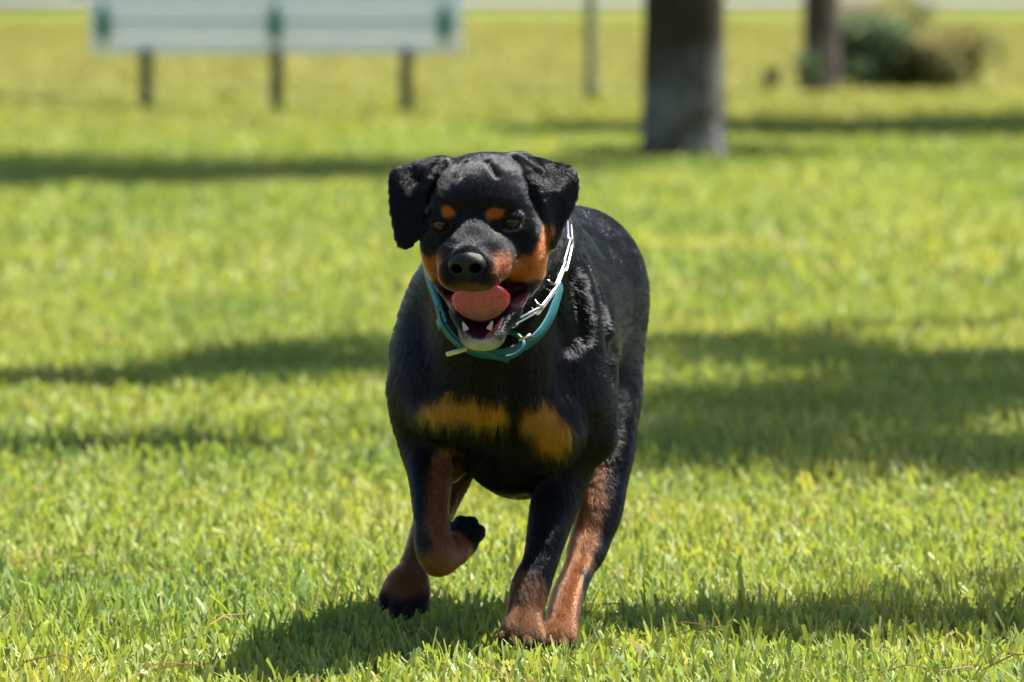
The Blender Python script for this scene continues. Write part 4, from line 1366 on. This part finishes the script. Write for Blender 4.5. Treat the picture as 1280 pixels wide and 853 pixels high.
pc = spline([P(*q) for q in ((637, 405, 8.015), (660, 394, 8.03), (678, 384, 8.05), (690, 368, 8.075), (698, 350, 8.10), (704, 325, 8.14), (707, 300, 8.18), (702, 279, 8.22),
     (660, 258, 8.27), (610, 254, 8.28), (565, 264, 8.25), (545, 290, 8.19), (540, 320, 8.12), (550, 360, 8.07), (568, 393, 8.03), (602, 408, 8.005))], 320)
_j = np.arange(320) / 320 * 16
sunk = sstep(8.0, 9.0, _j) * sstep(15.6, 14.6, _j)
for _ in range(8):
    dd = F.sample(pc)
    pc = pc + F.grad(pc) * (np.clip(0.009 - dd, 0, None) * (1 - sunk) + (-0.010 - dd) * sunk)[:, None]
for _ in range(6): pc = (np.roll(pc, 1, 0) + pc * 2 + np.roll(pc, -1, 0)) / 4
chain = empty("prong_collar", pc.mean(0), "silver metal prong chain collar above the teal one", "collar")
seg = np.linalg.norm(np.roll(pc, -1, 0) - pc, axis=1)
arc = np.concatenate([[0], np.cumsum(seg)])
NL = 16
LL = arc[-1] / NL
w2 = 0.0085
def wire_path(pts, r=0.0024):
    return tube(spline(pts, max(8, len(pts) * 4), False), r, 7)
link_me = None
def at_arc(sv):
    sv = sv % arc[-1]
    k = int(np.searchsorted(arc, sv)) - 1
    k = max(k, 0)
    return pc[k % len(pc)] + (pc[(k + 1) % len(pc)] - pc[k % len(pc)]) * ((sv - arc[k]) / max(seg[k % len(seg)], 1e-9))
pr = radial(pc)
for i in range(NL):
    a, c_ = at_arc(i * LL), at_arc((i + 1) * LL)
    t = c_ - a; t /= np.linalg.norm(t)
    mid = (a + c_) / 2
    o_ = pr[int(np.argmin(((pc - mid) ** 2).sum(1)))]
    o_ = o_ - t * (o_ @ t); o_ /= np.linalg.norm(o_)
    wd = np.cross(o_, t)
    Mx = Matrix(np.stack([t, wd, o_], 1).tolist()).to_4x4()
    Mx.translation = Vector(mid + o_ * (0.0012 if i % 2 else 0.0))
    plate = i == 5
    if plate:
        V, Fc = box((0, 0, 0.001), (LL * 1.15, 0.013, 0.003), 0.0008)
        o = mesh_list("plate_link", V, Fc, chrome, chain)
    else:
        if link_me is None:
            h_ = LL / 2
            V, Fc = join(
                wire_path([(-h_ * .9, -w2, -0.013), (-h_ * 1.02, -w2 * .9, -0.008), (-h_ * 1.05, -w2, -0.001), (-h_ * .8, -w2, 0), (h_ * .7, -w2 * .8, 0), (h_ * 1.08, -w2 * .6, 0.0), (h_ * 1.16, 0, 0)]),
                wire_path([(-h_ * .9, w2, -0.013), (-h_ * 1.02, w2 * .9, -0.008), (-h_ * 1.05, w2, -0.001), (-h_ * .8, w2, 0), (h_ * .7, w2 * .8, 0), (h_ * 1.08, w2 * .6, 0.0), (h_ * 1.16, 0, 0)]))
            o = mesh_list("link", V, Fc, chrome, chain, True)
            link_me = o.data
        else:
            o = link_me and link(bpy.data.objects.new("link", link_me), chain)
    o.matrix_basis = Mx
# ================================================================== grass
M = Mat("grass_blade")
d = M.n("BsdfPrincipled", Roughness=0.5)
d.inputs["Specular IOR Level"].default_value = 0.28
t = M.n("BsdfTranslucent")
at = M.n("Attribute", attribute_name="tint")
M.l(at.outputs["Color"], d.inputs["Base Color"])
tcol = M.n("Mix", data_type='RGBA', blend_type='MULTIPLY'); tcol.inputs[0].default_value = 1.0
M.l(at.outputs["Color"], tcol.inputs[6]); tcol.inputs[7].default_value = (1.25, 1.15, 0.45, 1)
M.l(tcol.outputs[2], t.inputs["Color"])
mx = M.n("MixShader"); mx.inputs[0].default_value = 0.40
M.l(d.outputs[0], mx.inputs[1]); M.l(t.outputs[0], mx.inputs[2])
blade_mat = M.surf(mx.outputs[0])

def grass_tint(x, y, r):
    n = len(x)
    pal = np.array([[0.265, 0.340, 0.078], [0.340, 0.392, 0.100], [0.158, 0.262, 0.084], [0.42, 0.41, 0.13], [0.45, 0.36, 0.18]])
    a = vnoise2(x * 1.3 + 50, y * 0.8, 301); b_ = vnoise2(x * 5 + 9, y * 3.2, 302)
    m = 0.55 * a + 0.25 * b_ + 0.45 * r.random(n) - 0.12
    w = np.clip(np.stack([1 - np.abs(m - .45) * 3, (m - .35) * 2.2, (.42 - m) * 2.6, (m - .62) * 3.2, np.zeros(n)], 1), 0.02, 1)
    w[:, 4] = np.where(r.random(n) < 0.03 + 0.06 * (b_ > .72), 3.0, 0)
    w /= w.sum(1, keepdims=True)
    c = w @ pal
    yl = sstep(32, 46, y + 9 * (vnoise2(x * .5, y * .25, 305) - .5))[:, None]
    c = c * (1 - yl) + np.array([.30, .285, .080]) * yl
    return c * (0.80 + 0.4 * r.random((n, 1)))

def blades(name, y0, y1, margin, dens, hgt, wid, segs, seed, label, keepout=None, x_extra=0.0):
    r = np.random.default_rng(seed)
    # even in area inside the wedge that opens with distance
    half = lambda y: y * 640.0 / FPX + margin + x_extra
    area = (y1 - y0) * (half(y0) + half(y1))
    n = int(area * dens)
    y = y0 + (y1 - y0) * r.random(int(n * 1.3))
    keep = r.random(len(y)) < half(y) / half(y1)
    y = y[keep]
    x = (r.random(len(y)) * 2 - 1) * half(y)
    thin = r.random(len(y)) > sstep(35, 47, y) * (y0 < 40)
    x, y = x[thin], y[thin]
    # tufts: pull blades towards a jittered lattice of crowns
    g = 0.035 * max(1.0, hgt / 0.05)
    tx = np.round(x / g) * g + (vnoise2(np.round(x / g) * 7.1, np.round(y / g) * 3.3, 4) - .5) * g
    ty = np.round(y / g) * g + (vnoise2(np.round(x / g) * 5.7, np.round(y / g) * 9.1, 6) - .5) * g
    pull = 0.45 * r.random(len(x))
    x = x * (1 - pull) + tx * pull; y = y * (1 - pull) + ty * pull
    if keepout is not None:
        k = np.ones(len(x), bool)
        for (cx, cy, rx, ry) in keepout:
            k &= ((x - cx) / rx) ** 2 + ((y - cy) / ry) ** 2 > 1
        x, y = x[k], y[k]
    n = len(x)
    patch = 0.70 + 0.6 * vnoise2(x * 3.1 + 3, y * 2.1, 77)
    h = hgt * (0.55 + 0.65 * r.random(n)) * patch * (1 - 0.6 * sstep(40, 46.5, y))
    h *= np.where(r.random(n) < 0.03, 1.45, 1.0)
    w = wid * (0.45 + 1.1 * r.random(n) ** 1.4)
    az = r.random(n) * 2 * math.pi
    lean = np.abs(r.normal(0.0, 0.34, n)) + 0.08
    lean = np.where(r.random(n) < 0.10, lean + 0.7, lean)
    bend = 0.35 + 0.5 * r.random(n)
    fx, fy = np.cos(az), np.sin(az)
    tw = r.normal(0, 0.5, n)
    sx, sy = -np.sin(az + tw), np.cos(az + tw)
    rows = []
    cut = r.random(n) < 0.55
    for i in range(segs + 1):
        t_ = i / segs
        ang = lean * (0.4 + bend * t_ * 1.6)
        rx = h * t_ * np.sin(ang); rz = h * t_ * np.cos(ang)
        ww = w * (np.where(cut, 1.0 - 0.35 * t_ ** 3, 1.0 - 0.85 * t_ ** 2.2) if i else 0.75) * 0.5
        sk = np.where(cut & (i == segs), 0.25 * w * r.normal(0, 1, n), 0)
        rows.append(np.stack([x + fx * rx - sx * ww, y + fy * rx - sy * ww, rz + SOIL - 0.004 + sk], 1))
        rows.append(np.stack([x + fx * rx + sx * ww, y + fy * rx + sy * ww, rz + SOIL - 0.004 - sk], 1))
    k = (segs + 1) * 2
    V = np.stack(rows, 1).reshape(-1, 3)
    base = np.arange(n)[:, None] * k
    Fq = np.concatenate([base + np.array([[2 * i, 2 * i + 1, 2 * i + 3, 2 * i + 2]]) for i in range(segs)])
    c = grass_tint(x, y, r)
    grad_ = np.repeat(np.linspace(0.0, 1.0, segs + 1), 2)[None, :, None]
    pale = np.array([1.0, 1.0, 1.35])          # blade bases are paler sheath
    C = c[:, None, :] * (pale * (1 - grad_) + np.ones(3) * grad_)
    C = C.reshape(-1, 3)
    o = mesh_np(name, V, Fq, blade_mat, None, C, True)
    return tag(o, label, "grass", None, "stuff")

paws_keep = [(c[0], c[1] + .01, .045, .05) for c, M_, s_, e_ in PAWS if c[2] < 0.06 and c[0] > -.1]
blades("grass", 7.1, 10.6, 1.0, 7200, 0.046, 0.0062, 3, 401, "mown bright green grass blades around the dog's feet", paws_keep)
blades("grass", 10.6, 17.0, 1.5, 3400, 0.047, 0.0078, 2, 402, "sunlit lawn grass behind the dog")
blades("grass", 17.0, 30.0, 2.2, 800, 0.050, 0.015, 2, 403, "soft lawn grass in front of the thick trunk")
blades("grass", 30.0, 47.0, 3.0, 300, 0.052, 0.022, 2, 404, "far lawn grass round the bench and shrubs")

blades("grass", 44.0, 110.0, 4.0, 50, 0.06, 0.060, 2, 405, "thin dry yellow grass of the field towards the road")

# ---- fallen pine needles and stalks among the blades
r = np.random.default_rng(55)
needle_mat = plain("dry_needle", (0.30, 0.13, 0.05), (0.42, 0.22, 0.09), 40.0, 0.7)
V, Fc = [], []
for i in range(80):
    y = 7.4 + 3.2 * r.random()
    x = (r.random() * 2 - 1) * (y * .09 + .1)
    a = r.normal(0, 0.5)
    L = 0.04 + 0.07 * r.random()
    z = SOIL + 0.022 + 0.018 * r.random()
    tl = r.normal(0, 0.22)
    p0 = np.array([x, y, z]); dv = np.array([math.cos(a), math.sin(a), tl]) * L
    V, Fc = join((V, Fc), tube([p0, p0 + dv * .5 + np.array([0, 0, 0.004 + .01 * r.random()]), p0 + dv], [.0009, .0011, .0005], 5))
o = mesh_list("pine_needles", V, Fc, needle_mat)
tag(o, "scattered dry reddish pine needles lying on the grass", "needles", None, "stuff")
